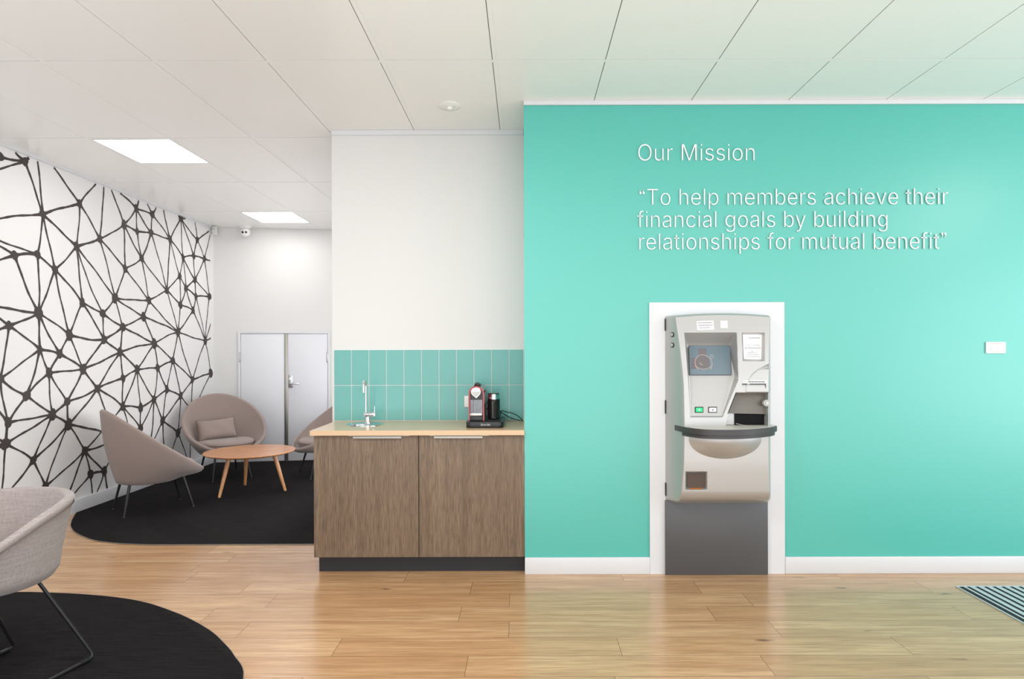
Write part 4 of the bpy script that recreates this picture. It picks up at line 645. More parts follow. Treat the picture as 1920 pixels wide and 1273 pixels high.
# coffee machine
cm = thing('coffee_machine', 'red and black capsule coffee machine on the right of the worktop', 'coffee machine', (-0.253, 4.14, KT + 0.0008))
def mrel(bm): return xform(bm, Matrix.Translation(-cm.location))
z0 = KT + 0.0008; BZ = z0 + 0.038
base = obj('base', mrel(xform(prism(BM(), [(x, y, 0) for x, y in rrect(0.236, 0.34, 0.03, 6)], (0, 0, 0.038), 0.006), Matrix.Translation((-0.253, 4.14, z0)))), M['black_plastic'], cm)
bm = BM()
for i in range(13): box(bm, -0.243, -0.15, 4.0 + i * 0.007, 4.0035 + i * 0.007, BZ + 0.0002, BZ + 0.0022, 0.0005, 1)
obj('drip_grid', mrel(bm), M['black_matte'], base)
unit = 0.0125 / 493
bm = text_bm('Breville', unit, 1.0, 0.0004); xform(bm, Matrix.Translation((-0.277, 3.9697, z0 + 0.0145)) @ FACE)
tag(obj('maker_lettering', mrel(bm), M['white_plastic'], base, None), 'small white lettering')
mx, mw = -0.3085, 0.0505; mzt = z0 + 0.262
def arch(hw, ztop, zb_, n=14, lift=0.052):
    pts = [(mx - hw, zb_), (mx + hw, zb_)]
    for i in range(n + 1):
        a = PI * i / n; pts.append((mx + hw * math.cos(a), ztop - lift + lift * math.sin(a) ** 0.85 if math.sin(a) > 0 else ztop - lift))
    return pts
out_, in_ = arch(mw, mzt, BZ + 0.0004), arch(mw - 0.0085, mzt - 0.0085, BZ + 0.0004)
ring = [out_[1]] + out_[2:] + [out_[0], in_[0]] + in_[2:][::-1] + [in_[1]]
bm = outline([ring], 0.147); obj('side_shell', mrel(xform(bm, Matrix.Translation((0, 4.172, 0)) @ FACE)), M['red'], cm)
bm = outline([arch(mw - 0.0087, mzt - 0.0087, BZ + 0.0004)], 0.138); body = obj('body', mrel(xform(bm, Matrix.Translation((0, 4.174, 0)) @ FACE)), M['black_plastic'], cm)
fy = 4.0355
dz = z0 + 0.226; tear = [(0.031 * math.cos(math.radians(a)), 0.031 * math.sin(math.radians(a))) for a in range(-42, 223, 8)] + [(0.003, -0.042), ][::-1]
bm = outline([tear], 0.004); bd = obj('front_badge', mrel(xform(bm, Matrix.Translation((mx - 0.003, fy - 0.004, dz)) @ FACE)), M['white_plastic'], body)
bm = outline([[(0.026 * math.cos(math.radians(a)), 0.026 * math.sin(math.radians(a))) for a in range(-42, -9, 8)][::-1] + [(0.0, -0.034)] + [(-0.026 * math.cos(math.radians(a)), 0.026 * math.sin(math.radians(a))) for a in range(-42, -9, 8)] + [(-0.026, 0.0), (0.026, 0.0)]], 0.0005)
tag(obj('badge_panel', mrel(xform(bm, Matrix.Translation((mx - 0.003, fy - 0.0085, dz)) @ FACE)), M['silver_light'], bd), 'pale grey lower half')
bm = BM()
for i in range(10):
    xx = mx - 0.0345 + i * 0.0077; tube(bm, [(xx, fy - 0.004, z0 + 0.09), (xx, fy - 0.004, z0 + 0.174)], 0.0027, 8)
obj('chrome_ribs', mrel(bm), M['chrome'], body)
obj('cup_rest', mrel(bbox(mx - 0.04, mx + 0.037, fy - 0.026, fy - 0.0005, z0 + 0.072, z0 + 0.09, 0.004)), M['chrome'], body)
obj('drip_tray', mrel(bbox(mx - 0.04, mx + 0.04, fy - 0.03, fy - 0.0005, BZ + 0.001, z0 + 0.071, 0.004)), M['black_plastic'], body)
bm = prism(BM(), [(mx - 0.021, 4.03, mzt - 0.012), (mx + 0.025, 4.03, mzt - 0.014), (mx + 0.024, 4.02, mzt + 0.012), (mx + 0.006, 4.02, mzt + 0.021), (mx - 0.008, 4.02, mzt + 0.019)], (0, 0.1, 0.0), 0.004)
obj('lever_handle', mrel(bm), M['black_plastic'], cm)
obj('side_knob', mrel(tube(BM(), [(mx + mw - 0.002, 4.06, z0 + 0.216), (mx + mw + 0.006, 4.06, z0 + 0.236)], [0.003, 0.005])), M['black_plastic'], cm)
cz = lambda px, py, Y=4.325: at(px, py, Y)
cp_ = [Vector((-0.19, 4.305, BZ - 0.012)), Vector((-0.165, 4.325, BZ + 0.012)), cz(940, 770), cz(950, 772.5), cz(961, 775), cz(971, 780), cz(979.3, 787.5), cz(977, 788.6), cz(963, 785.5), cz(951, 780), cz(938, 772, 4.345), cz(925, 768, 4.36), cz(910, 765, 4.37)]
obj('power_cord', mrel(tube(BM(), spline(cp_, 6), 0.0032, 8)), M['black_matte'], cm)
fr = thing('milk_frother', 'black ribbed milk frother jug beside the coffee machine', 'milk frother', (-0.202, 4.13, BZ + 0.0026))
prof = [(0.036, 0.0), (0.04, 0.004)]
for i in range(17): prof += [(0.041, 0.01 + i * 0.0068), (0.0398, 0.0134 + i * 0.0068)]
prof += [(0.041, 0.128), (0.039, 0.131), (0, 0.131)]
obj('jug', lathe(BM(), prof, 40), M['black_plastic'], fr)
obj('collar', lathe(BM(), [(0.0395, 0.1312), (0.0395, 0.14), (0.0365, 0.143), (0.0365, 0.163), (0, 0.163)], 40), M['chrome'], fr)
obj('lid', lathe(BM(), [(0.0365, 0.1632), (0.037, 0.166), (0.036, 0.171), (0.012, 0.173), (0, 0.173)], 40), M['smoke_glass'], fr)
obj('handle', tube(BM(), fillet([(-0.035, -0.012, 0.12), (-0.052, -0.014, 0.1), (-0.054, -0.014, 0.03), (-0.038, -0.012, 0.012)], 0.02), 0.004), M['black_plastic'], fr)

# ------------------------------------------------------------------ coin counting machine
HX0, HX1 = at(1247, 820, WY).x, at(1443, 820, WY).x - 0.001
HZ0 = 0.462
coin = thing('coin_machine', 'silver coin counting machine with screen and half-round shelf in the turquoise wall', 'coin machine', ((HX0 + HX1) / 2, WY - 0.05, 0))
_zk = np.array([0.462, 0.55, 0.70, 0.93, 1.20, 1.40, 1.52, 1.585, 1.62])
_dk = np.array([0.158, 0.168, 0.180, 0.185, 0.177, 0.150, 0.127, 0.113, 0.106])
_ik = np.array([0.055, 0.064, 0.074, 0.077, 0.074, 0.060, 0.048, 0.042, 0.040])   # how far the front edges stand in from the sides
_zt = np.linspace(0.40, 1.66, 253); _ker = np.hanning(31); _ker /= _ker.sum()
def _smooth(v): f = np.interp(_zt, _zk, v); return np.convolve(np.pad(f, 15, mode='edge'), _ker, mode='valid')
_dk, _ik, _zk = _smooth(_dk), _smooth(_ik), _zt
def A(px, py, Y=None):                                 # a photo point on the plain front face
    if Y is None:
        Y = 3.715
        for _ in range(5): Y = WY - float(np.interp(at(px, py, Y).z, _zk, _dk))
    v = at(px, py, Y); return (v.x, v.z)
def sm(t): t = np.clip(t, 0, 1); return t * t * (3 - 2 * t)
def smin(L, p=5.0):
    L = [np.maximum(a, 1e-5) for a in L]
    return sum(a ** -p for a in L) ** (-1.0 / p)
def pdist(poly, X, Z):                                 # signed distances inside each edge of a convex polygon
    out = []; n = len(poly); cx = sum(p[0] for p in poly) / n; cz = sum(p[1] for p in poly) / n
    for i in range(n):
        (x0, z0), (x1, z1) = poly[i], poly[(i + 1) % n]; nx, nz = -(z1 - z0), (x1 - x0); l = math.hypot(nx, nz); nx, nz = nx / l, nz / l
        if (cx - x0) * nx + (cz - z0) * nz < 0: nx, nz = -nx, -nz
        out.append((X - x0) * nx + (Z - z0) * nz)
    return out
def carve(poly, X, Z, slopes, floor, p=5.0):
    D = pdist(poly, X, Z); ins = np.minimum.reduce(D) > 0
    return np.where(ins, smin([np.maximum(d, 0) * s for d, s in zip(D, slopes)] + [floor + 0 * X], p), 0.0)
P_SCREEN = [A(1283.0, 623.5), A(1381.8, 623.0), A(1384.8, 713), A(1355.5, 782.5), A(1294.5, 782.5)]
P_POSTER = [A(1391, 623.5), A(1434.6, 623.5), A(1434.6, 677), A(1393, 677)]
P_FLAP = [A(1380, 736), A(1442, 736), A(1441.5, 777), A(1364.5, 776)]
P_MOUTH = [A(1368.5, 768), A(1441.5, 768), A(1441.5, 801), A(1361, 801)]
P_REJ = [A(1285.5, 884.5), A(1326.5, 884.5), A(1326.5, 919), A(1285.5, 919)]
_sz = [A(1330, 648)[1], A(1330, 702)[1], A(1330, 782)[1]]
ACX, ACZ, ACR = A(1452, 734)[0], A(1452, 734)[1], 0.172
def ztop(X): return 1.609 - 0.018 * ((X - (HX0 + HX1) / 2) / 0.325) ** 2
def dsurf(X, Z):
    X = np.asarray(X, float); Z = np.asarray(Z, float)
    d = np.interp(Z, _zk, _dk); ins_ = np.interp(Z, _zk, _ik); rl = HX0 + ins_
    rb = 0.085; d = d - rb + np.sqrt(np.maximum(rb ** 2 - np.clip(rb - (Z - HZ0), 0, rb * 0.97) ** 2, 0))
    tl = np.clip((X - HX0) / (rl - HX0), 0, 1); rr = HX1 - ins_; tr = np.clip((HX1 - X) / (HX1 - rr), 0, 1)
    k = smin([tl * 1.0, tr * 1.0, 1.0 + 0 * X], 14.0) * 1.05; k = np.clip(k, 0, 1)
    dd = 0.018 + (d - 0.018) * k
    top = np.clip((ztop(X) - Z) / 0.016, 0, 1); dd = dd * (0.35 + 0.65 * np.sqrt(np.maximum(1 - (1 - top) ** 2, 0)))
    # bowl under the shelf
    bx, bz = A(1360, 826)
    e = 1 - ((X - bx) / 0.215) ** 2 - ((Z - (bz + 0.01)) / 0.118) ** 2
    dd = dd + np.where(Z < 0.93, 0.07 * np.maximum(e, 0) * sm((0.93 - Z) / 0.03), 0)
    # raised lower right panel below an arc
    r = np.hypot(X - ACX, (Z - ACZ) * 1.1); arc = sm((ACR - r) / 0.009) * sm((Z - P_FLAP[0][1]) / 0.004) * (X > A(1386, 700)[0])
    dd = dd + 0.0035 * arc
    gap = carve([A(1421, 692), A(1442.5, 681.5), A(1442.5, 692)], X, Z, (1.2, 9, 3.5), 0.016)
    # recesses
    fl = np.interp(Z, _sz[::-1], [0.012, 0.052, 0.105])
    dd = dd - carve(P_SCREEN, X, Z, (1.35, 8.0, 4.0, 2.4, 3.2), fl, 7.0)
    dd = dd - carve(P_POSTER, X, Z, (2.2, 2.6, 2.6, 3.0), 0.026, 7.0) - gap
    dd = dd - np.maximum(carve(P_FLAP, X, Z, (6, 6, 6, 6), 0.05, 8.0), carve(P_MOUTH, X, Z, (6, 6, 6, 6), 0.05, 8.0))
    dd = dd - carve(P_REJ, X, Z, (2.5, 2.5, 2.5, 2.5), 0.024, 7.0)
    return dd
NX, NZ = 420, 740
xs_ = np.linspace(HX0, HX1, NX); ts = np.linspace(0, 1, NZ)
XX = np.tile(xs_, (NZ, 1)); ZZ = HZ0 + ts[:, None] * (ztop(XX) - HZ0)
YY = WY - dsurf(XX, ZZ)
verts = np.stack([XX, YY, ZZ], -1).reshape(-1, 3) - np.array(coin.location)
idx = np.arange(NX * NZ).reshape(NZ, NX)
faces = np.stack([idx[:-1, :-1], idx[:-1, 1:], idx[1:, 1:], idx[1:, :-1]], -1).reshape(-1, 4).tolist()
vl = verts.tolist(); yb = WY - 0.011 - coin.location.y
border = list(idx[0, :]) + list(idx[1:, -1]) + list(idx[-1, -2::-1]) + list(idx[-2:0:-1, 0])
b0 = len(vl); vl += [[vl[i][0], yb, vl[i][2]] for i in border]; n = len(border)
faces += [[border[i], b0 + i, b0 + (i + 1) % n, border[(i + 1) % n]] for i in range(n)] + [[b0 + i for i in range(n)]]
fas = obj('fascia', (vl, [], faces), M['silver'], coin, 180)
def on_face(px, py, eps):
    ys = np.linspace(3.5, WY, 700); k = at(px, py, 1.0); xs = k.x * ys; zs = EYE + (k.z - EYE) * ys
    hit = ys >= WY - dsurf(xs, zs); i = int(np.argmax(hit)); y = ys[i]          # first meeting with the fascia
    return Vector((xs[i], y - eps, zs[i])) - coin.location
def face_panel(name, poly, m, parent, eps=0.001, thick=0.002, bev=0.0, label=None, n=10, smooth=35):
    # a thin sheet following the fascia: bilinear patch over four photo corners (tl, tr, br, bl)
    tl, tr, br, bl = [np.array(p, float) for p in poly]; bm = BM(); F, B = [], []
    for j in range(n + 1):
        for i in range(n + 1):
            u, v = i / n, j / n; p = (tl * (1 - u) + tr * u) * (1 - v) + (bl * (1 - u) + br * u) * v
            q = on_face(p[0], p[1], eps); F.append(bm.verts.new(q + Vector((0, -thick, 0)))); B.append(bm.verts.new(q))
    ix = lambda i, j: j * (n + 1) + i
    for j in range(n):
        for i in range(n):
            bm.faces.new((F[ix(i, j)], F[ix(i + 1, j)], F[ix(i + 1, j + 1)], F[ix(i, j + 1)])); bm.faces.new((B[ix(i, j)], B[ix(i, j + 1)], B[ix(i + 1, j + 1)], B[ix(i + 1, j)]))
    ring = [ix(i, 0) for i in range(n + 1)] + [ix(n, j) for j in range(1, n + 1)] + [ix(i, n) for i in range(n - 1, -1, -1)] + [ix(0, j) for j in range(n - 1, 0, -1)]
    for a, b in zip(ring, ring[1:] + ring[:1]): bm.faces.new((F[a], B[a], B[b], F[b]))
    o = obj(name, bm, m, parent, smooth)
    if label: o['label'] = label
    return o
def flat_panel(name, poly, m, parent, eps=0.001, thick=0.003, bev=0.0, label=None, cols=None):
    # a rigid flat plate through photo corners, lifted clear of the fascia
    P = [on_face(x, y, eps) for x, y in poly]
    if cols:
        P = []
        for x, y in poly:
            Y = 3.74
            for _ in range(8): Y = cols(at(x, y, Y).z - coin.location.z) + coin.location.y
            P.append(at(x, y, Y) - coin.location)
    o = obj(name, prism(BM(), P, (0, -thick, 0), bev), m, parent)
    if label: o['label'] = label
    return o
# screen: one tilted flat plate
pa, pb = on_face(1330, 651.5, 0.004), on_face(1330, 699, 0.004)
def tilt(eps): return lambda z: pb.y + (pa.y - pb.y) * (z - pb.z) / (pa.z - pb.z) - eps
SC = [(1293.5, 648), (1366, 648), (1368.8, 652), (1370.3, 702.4), (1294.0, 702.4), (1292.0, 652)]
bez = flat_panel('screen_bezel', [(1291.6, 646.6), (1366.4, 646.6), (1369.8, 651), (1371.4, 703.4), (1292.6, 703.4), (1290.6, 651)], M['dark_panel'], coin, 0, 0.003, 0.0008, None, tilt(0.0))
scr = flat_panel('screen', SC, M['screen'], coin, 0, 0.0015, 0.0003, 'blue-grey touch screen', tilt(0.0031))
flat_panel('picture_block', [(1309, 653), (1324.5, 653), (1324.5, 671), (1309, 671)], M['screen_box'], scr, 0, 0.0003, 0, None, tilt(0.0048))
flat_panel('picture_block', [(1296.5, 671), (1330, 671), (1330, 691.5), (1296.5, 691.5)], M['screen_box'], scr, 0, 0.0003, 0, None, tilt(0.0048))
cx_, cz_ = A(1325, 681.5); rr_ = 0.051
def screen_pt(x, z, e): zz = z - coin.location.z; return Vector((x - coin.location.x, tilt(e)(zz), zz))
bm = tube(BM(), [screen_pt(cx_ + rr_ * math.cos(math.radians(a)), cz_ + rr_ * math.sin(math.radians(a)), 0.0054) for a in range(-48, 229, 6)], 0.0011, 6)
tube(bm, [screen_pt(cx_ - 0.052 + 0.1 * t, cz_ - 0.017 - 0.018 * math.sin(PI * t), 0.0054) for t in [k / 14 for k in range(15)]], 0.001, 6)
tube(bm, [screen_pt(cx_ - 0.024, cz_ + 0.003, 0.0054), screen_pt(cx_ - 0.006, cz_ - 0.012, 0.0054)], 0.0012, 6)
for k, wd in enumerate((0.022, 0.03, 0.018)): tube(bm, [screen_pt(cx_ + 0.042, cz_ + 0.05 - k * 0.011, 0.0054), screen_pt(cx_ + 0.042 + wd, cz_ + 0.05 - k * 0.011, 0.0054)], 0.0008, 6)
obj('screen_drawing', bm, M['screen_line'], scr)
tag(face_panel('console_plate', [(1294.6, 703.8), (1371, 703.8), (1352.8, 778), (1297, 778)], M['silver_light'], coin, 0.0008, 0.001, n=16), 'paler plate below the screen')
for (x0, x1), m_, lb in (((1302.6, 1318.4), M['green'], 'green push button'), ((1327.6, 1344), M['white_plastic'], 'white push button')):
    r_ = face_panel('button', [(x0, 762.6), (x1, 762.6), (x1, 773.6), (x0, 773.6)], M['black_plastic'], coin, 0.0019, 0.003, n=2, label=lb)
    face_panel('button_cap', [(x0 + 1.5, 764.2), (x1 - 1.5, 764.2), (x1 - 1.5, 772), (x0 + 1.5, 772)], m_, r_, 0.0052, 0.003, n=2)
    xm = (x0 + x1) / 2
    face_panel('button_symbol', [(xm - 1.2, 766.4), (xm + 1.2, 766.4), (xm + 1.2, 769.8), (xm - 1.2, 769.8)], M['ink'] if m_ is not M['green'] else M['paper'], r_, 0.0084, 0.0004, n=1)
# notices
def bars(parent, poly, rows, m_, eps):                 # rows: (v, u0, u1, thick) inside the sheet; broken into words
    tl, tr, br, bl = [np.array(p, float) for p in poly]; bm = BM(); rnd = random.Random(5)
    def pt(u, v): p = (tl * (1 - u) + tr * u) * (1 - v) + (bl * (1 - u) + br * u) * v; return on_face(p[0], p[1], eps)
    for v, u0, u1, th in rows:
        u = u0
        while u < u1:
            e = min(u + rnd.uniform(0.06, 0.16), u1)
            a, b, c_, d_ = pt(u, v - th), pt(e, v - th), pt(e, v + th), pt(u, v + th); prism(bm, [a, b, c_, d_], (0, -0.0002, 0)); u = e + (0.014 if len(rows) > 1 else 0.008)
    o = obj('print', bm, m_, parent, None); return o
N1 = [(1306, 602), (1337.5, 601), (1339, 617.8), (1307.3, 619)]
o = face_panel('notice', N1, M['paper'], coin, 0.0008, 0.0006, n=4, label='white three-line paper notice above the screen')
bars(o, N1, [(0.22, 0.08, 0.9, 0.045), (0.5, 0.08, 0.92, 0.045), (0.76, 0.12, 0.74, 0.04)], M['ink'], 0.0016)
face_panel('notice', [(1350.6, 601.2), (1363.8, 601), (1364.4, 615), (1351, 615)], mat('cream_paper', rgb(240, 237, 228), 0.7), coin, 0.0008, 0.0006, n=3, label='small blank cream sticker')
N2 = [(1392.2, 625.2), (1428.6, 626.2), (1427.6, 673.8), (1394.6, 673.4)]
pp = on_face(1411, 650, 0.003); py_ = pp.y; pu, pl = on_face(1411, 630, 0.003), on_face(1411, 670, 0.003)
def ptilt(e): return lambda z: pl.y + (pu.y - pl.y) * (z - pl.z) / (pu.z - pl.z) - e
def flat_sheet(name, poly, m_, parent, e, th=0.0006): return flat_panel(name, poly, m_, parent, 0, th, 0, None, ptilt(e))
sh = flat_sheet('notice', N2, M['paper'], coin, 0.0); sh['label'] = 'white paper notice headed Coin Counter in the recess'
u_ = 0.0125 / 493; bm = text_bm('Coin Counter', u_, 1.0, 0.0001); wtx = text_width('Coin Counter') * u_
hx_, hz_ = A(1411.5, 648.5, py_ + coin.location.y)
bm2 = text_bm('Coin Counter', 0.0098 / 493, 0.98, 0.0002); bm.free(); wtx = text_width('Coin Counter') * 0.0098 / 493 * 0.98
hz_ -= coin.location.z; xform(bm2, Matrix.Translation((hx_ - wtx / 2 - coin.location.x, 0, hz_)) @ FACE)
for v in bm2.verts: v.co.y += ptilt(0.0012)(v.co.z)
obj('heading', bm2, M['ink_dark'], sh, None)
bm = BM()
for v, u0, u1, th in ((0.17, 0.36, 0.92, 0.014), (0.54, 0.1, 0.95, 0.01), (0.585, 0.12, 0.9, 0.01), (0.7, 0.42, 0.58, 0.01), (0.745, 0.28, 0.7, 0.01), (0.82, 0.2, 0.82, 0.01), (0.9, 0.18, 0.86, 0.01)):
    u = u0; rnd = random.Random(int(v * 100))
    while u < u1:
        e = min(u + rnd.uniform(0.05, 0.13), u1); x0, x1 = 1392.6 + u * 36, 1392.6 + e * 36; y0, y1 = 625.6 + (v - th) * 48, 625.6 + (v + th) * 48
        p = [at(x, y, py_ + coin.location.y) - coin.location for x, y in ((x0, y0), (x1, y0), (x1, y1), (x0, y1))]; p = [Vector((k.x, ptilt(0.0008)(k.z), k.z)) for k in p]; prism(bm, p, (0, -0.0002, 0)); u = e + 0.02
obj('print', bm, M['ink'], sh, None)
# receipt slot, its label, lock, flap and mouth
lb_ = [(1394.5, 713.6), (1438.2, 713.6), (1438.4, 718), (1394.5, 718)]
o = face_panel('slot_label', lb_, M['paper'], coin, 0.0006, 0.0005, n=6, label='white label strip above the slot'); bars(o, lb_, [(0.5, 0.04, 0.9, 0.17)], M['ink_dark'], 0.0013)
sl = [(1390.5, 719.3), (1435, 719.3), (1435.5, 721.4), (1392, 721.4)]
face_panel('slot', sl, M['dark_edge'], coin, 0.0004, 0.001, n=5); face_panel('slot', [(1433, 719.4), (1436, 719.4), (1436, 728.5), (1434.8, 726)], M['dark_edge'], coin, 0.0004, 0.0012, n=2)
face_panel('slot_lip', [(1391, 721.8), (1432.5, 721.8), (1432.5, 723.2), (1392, 723.2)], M['silver_light'], coin, 0.0005, 0.004, n=5)
fz0, fz1 = on_face(1410, 776, 0).z, on_face(1410, 737, 0).z; fyb, fyt = on_face(1410, 770, 0.02).y, on_face(1410, 742, 0.0055).y
flat_panel('hopper_flap', [(1380.6, 736.8), (1440.6, 736.8), (1440.0, 776.5), (1365.4, 774.8)], M['grey_flap'], coin, 0, 0.003, 0.0008, 'dark brown-grey hopper flap', lambda z: fyb + (fyt - fyb) * (z - fz0) / (fz1 - fz0))
mo_y = on_face(1410, 789, 0.004).y
flat_panel('coin_mouth', [(1377.2, 773), (1441.6, 773), (1441.6, 800), (1377.2, 800)], M['void'], coin, 0, 0.002, 0, 'black coin opening', lambda z: mo_y)
obj('mouth_chute', tube(BM(), [on_face(1379, 793.6, 0.009), on_face(1405, 799.5, 0.03)], 0.0016, 8), M['alu'], coin)
lk = at(1437.2, 755.7, WY - 0.178) - coin.location
l_ = obj('lock', lathe(BM(), [(0.0, -0.022), (0.02, -0.022), (0.021, 0.0), (0.018, 0.005), (0.012, 0.005), (0.012, 0.002), (0.0, 0.002)], 30, Matrix.Translation(lk) @ FACE), M['silver_light'], coin); l_['label'] = 'round silver key lock'
obj('key_barrel', lathe(BM(), [(0.008, 0.0022), (0.008, 0.008), (0.0, 0.009)], 20, Matrix.Translation(lk + Vector((0.002, 0, -0.001))) @ FACE), M['steel'], l_)
# reject slot
o = face_panel('reject_slot', [(1287.6, 887), (1321.5, 887), (1321.5, 913.5), (1287.6, 913.5)], M['walnut'], coin, 0.003, 0.004, n=3, label='dark brown reject coin flap')
face_panel('slot_lining', [(1293, 914.2), (1315.5, 914.2), (1315.5, 917), (1294, 917)], M['orange'], o, 0.002, 0.003, n=2, label='orange lining')
# side knobs and hinge pins on the left flank
for py in (627.5, 647):
    p = on_face(1261, py, 0.001); Mx = Matrix.Translation(p) @ Vector((-1.0, -0.75, 0.0)).to_track_quat('Z', 'Y').to_matrix().to_4x4()
    kb = obj('side_knob', lathe(BM(), [(0.0145, -0.012), (0.0145, 0.006), (0.0, 0.006)], 28, Mx), M['black_plastic'], coin)
    tag(obj('knob_cap', lathe(BM(), [(0.0105, 0.0062), (0.0105, 0.011), (0.007, 0.013), (0.0, 0.013)], 28, Mx), M['silver_light'], kb), 'pale grey cap')
for y0, y1 in ((598, 620), (750, 775), (904, 928)):
    a, b = at(1247.6, y1, WY), at(1247.6, y0, WY)
    obj('hinge', xform(bbox(HX0 - 0.0035, HX0 - 0.0005, WY - 0.024, WY - 0.0112, a.z, b.z), Matrix.Translation(-coin.location)), M['black_matte'], coin)
# half-round shelf
SZ = 0.932
SO = [(0.8995, 3.815), (0.941, 3.672), (1.017, 3.573), (1.15, 3.545), (1.30, 3.575), (1.434, 3.655), (1.497, 3.722), (1.502, 3.752)]
arcp = [(p.x, p.y) for p in spline([(x, y, 0) for x, y in SO], 7)]
def inset(pts, d):
    cx, cy = 1.2, 3.80
    return [(cx + (x - cx) * (1 - d / max(0.05, math.hypot(x - cx, y - cy))), cy + (y - cy) * (1 - d / max(0.05, math.hypot(x - cx, y - cy)))) for x, y in pts]
def slab(pts, z0, z1, bev):
    pts = pts + [(pts[-1][0] - 0.012, 3.81), (pts[0][0] + 0.012, 3.825)]
    return xform(prism(BM(), [(x, y, z0) for x, y in pts], (0, 0, z1 - z0), bev), Matrix.Translation(-coin.location))
shf = obj('shelf', slab(inset(arcp, 0.008), SZ - 0.012, SZ + 0.0012, 0.001), M['shelf_top'], coin); shf['label'] = 'half-round silver shelf'
obj('edge_band', slab(arcp, SZ - 0.032, SZ - 0.0004, 0.005), M['dark_edge'], shf)['label'] = 'charcoal shelf edge'
obj('edge_band', slab(inset(arcp, 0.012), SZ - 0.055, SZ - 0.0322, 0.005), M['dark_edge'], shf)['label'] = 'lower charcoal shelf edge'
# plinth
px0, px1 = at(1248, 1000, WY - 0.03).x, at(1440, 1000, WY - 0.03).x
obj('plinth', xform(bbox(px0, px1, WY - 0.03, WY - 0.011, 0.001, HZ0 - 0.004, 0.002), Matrix.Translation(-coin.location)), M['dark_panel'], coin)['label'] = 'dark grey lower panel'

# ------------------------------------------------------------------ lounge chairs
CZ = 0.0062                                            # top of the carpet
def cone_shell():
    N, bm = 96, BM(); rings = []
    def ring(fn): rings.append([bm.verts.new(fn(2 * PI * i / N)) for i in range(N)])
    def base(a, k=1.0, z=0.252): return Vector((-0.045 + 0.235 * k * math.cos(a), 0.245 * k * math.sin(a), z))
    def rim(a, k=1.0, dz=0.0): c = math.cos(a); return Vector((0.392 * k * c, 0.432 * k * math.sin(a), 0.578 - 0.282 * c + 0.012 * math.cos(2 * a) + dz))
    rings.append([bm.verts.new((-0.045, 0, 0.25))])
    ring(lambda a: base(a, 0.5, 0.25)); ring(lambda a: base(a, 0.93, 0.251)); ring(lambda a: base(a, 1.0, 0.258))
    for s in [0.08 + 0.92 * k / 12 for k in range(13)]:
        ring(lambda a, s=s: base(a, 1, 0.256).lerp(rim(a), s) + Vector((math.cos(a), math.sin(a), -0.2 - 0.5 * max(0, math.cos(a)))) * 0.022 * math.sin(PI * s ** (1.0 + 0.8 * max(0, math.cos(a)))))
    for k in range(1, 7):                             # rolled rim
        t = PI * k / 7; ring(lambda a, t=t: rim(a, 1.0 - 0.046 * (1 - math.cos(t)), 0.021 * math.sin(t)))
    for s in [k / 10 for k in range(11)]:
        ring(lambda a, s=s: rim(a, 0.908, 0.0).lerp(base(a, 0.86, 0.288), s) + Vector((math.cos(a), math.sin(a), -0.2)) * 0.016 * math.sin(PI * s))
    ring(lambda a: base(a, 0.5, 0.284)); rings.append([bm.verts.new((-0.045, 0, 0.283))])
    for A_, B_ in zip(rings, rings[1:]):
        for i in range(N):
            j = (i + 1) % N
            if len(A_) == 1: bm.faces.new((A_[0], B_[j], B_[i]))
            elif len(B_) == 1: bm.faces.new((A_[i], A_[j], B_[0]))
            else: bm.faces.new((A_[i], A_[j], B_[j], B_[i]))
    return bm
def seat_pad():
    N, bm = 72, BM(); rings = []
    def pt(a, k, z): c = math.cos(a); return Vector((0.0 + (0.325 if c > 0 else 0.27) * k * c, 0.295 * k * math.sin(a), z))
    prof = [(0.0, 0.288), (0.5, 0.288), (0.84, 0.29), (0.9, 0.3), (0.95, 0.33), (1.0, 0.362), (1.0, 0.378), (0.975, 0.393), (0.92, 0.402), (0.6, 0.41), (0.3, 0.412), (0, 0.412)]
    for k, z in prof: rings.append([bm.verts.new(pt(0, 0, z))] if k == 0 else [bm.verts.new(pt(2 * PI * i / N, k, z)) for i in range(N)])
    for A_, B_ in zip(rings, rings[1:]):
        for i in range(N):
            j = (i + 1) % N
            if len(A_) == 1: bm.faces.new((A_[0], B_[j], B_[i]))
            elif len(B_) == 1: bm.faces.new((A_[i], A_[j], B_[0]))
            else: bm.faces.new((A_[i], A_[j], B_[j], B_[i]))
    return bm
def face_angle(fx, fy): return math.atan2(fy, fx)
CG = 'round taupe lounge armchairs'
ch = thing('lounge_chair', 'taupe cone-shaped armchair seen from the side, nearest the mural', 'armchair', (-3.27, 5.53, CZ), face_angle(0.715, 0.70), CG)
obj('shell', cone_shell(), M['taupe'], ch, 60)
pad = obj('seat_cushion', seat_pad(), M['taupe'], ch, 60)
N_ = 72; ppts = [((0.325 if math.cos(a) > 0 else 0.27) * 1.003 * math.cos(a), 0.296 * math.sin(a), 0.37) for a in [2 * PI * i / N_ for i in range(N_)]]
obj('piping', tube(BM(), ppts, 0.0035, 8, True), M['taupe_seam'], pad)
for su in (-1, 1):
    for sv in (-1, 1):
        lg = obj('leg', tube(BM(), [(su * 0.205 - 0.01, sv * 0.15, 0.262 if su < 0 else 0.275), (su * 0.265, sv * 0.195, 0.004)], [0.0125, 0.0075], 12), M['black_metal'], ch)
        obj('foot_glide', lathe(BM(), [(0.0085, 0.0), (0.0085, 0.006), (0, 0.006)], 14, Matrix.Translation((su * 0.2655, sv * 0.1953, 0.0))), M['dark_panel'], lg)
c2 = Vector((-3.315, 6.95, CZ)); a2 = face_angle(0.65, -0.76)
dup(ch, c2, a2, 'taupe round-backed armchair with a small cushion, behind the coffee table')
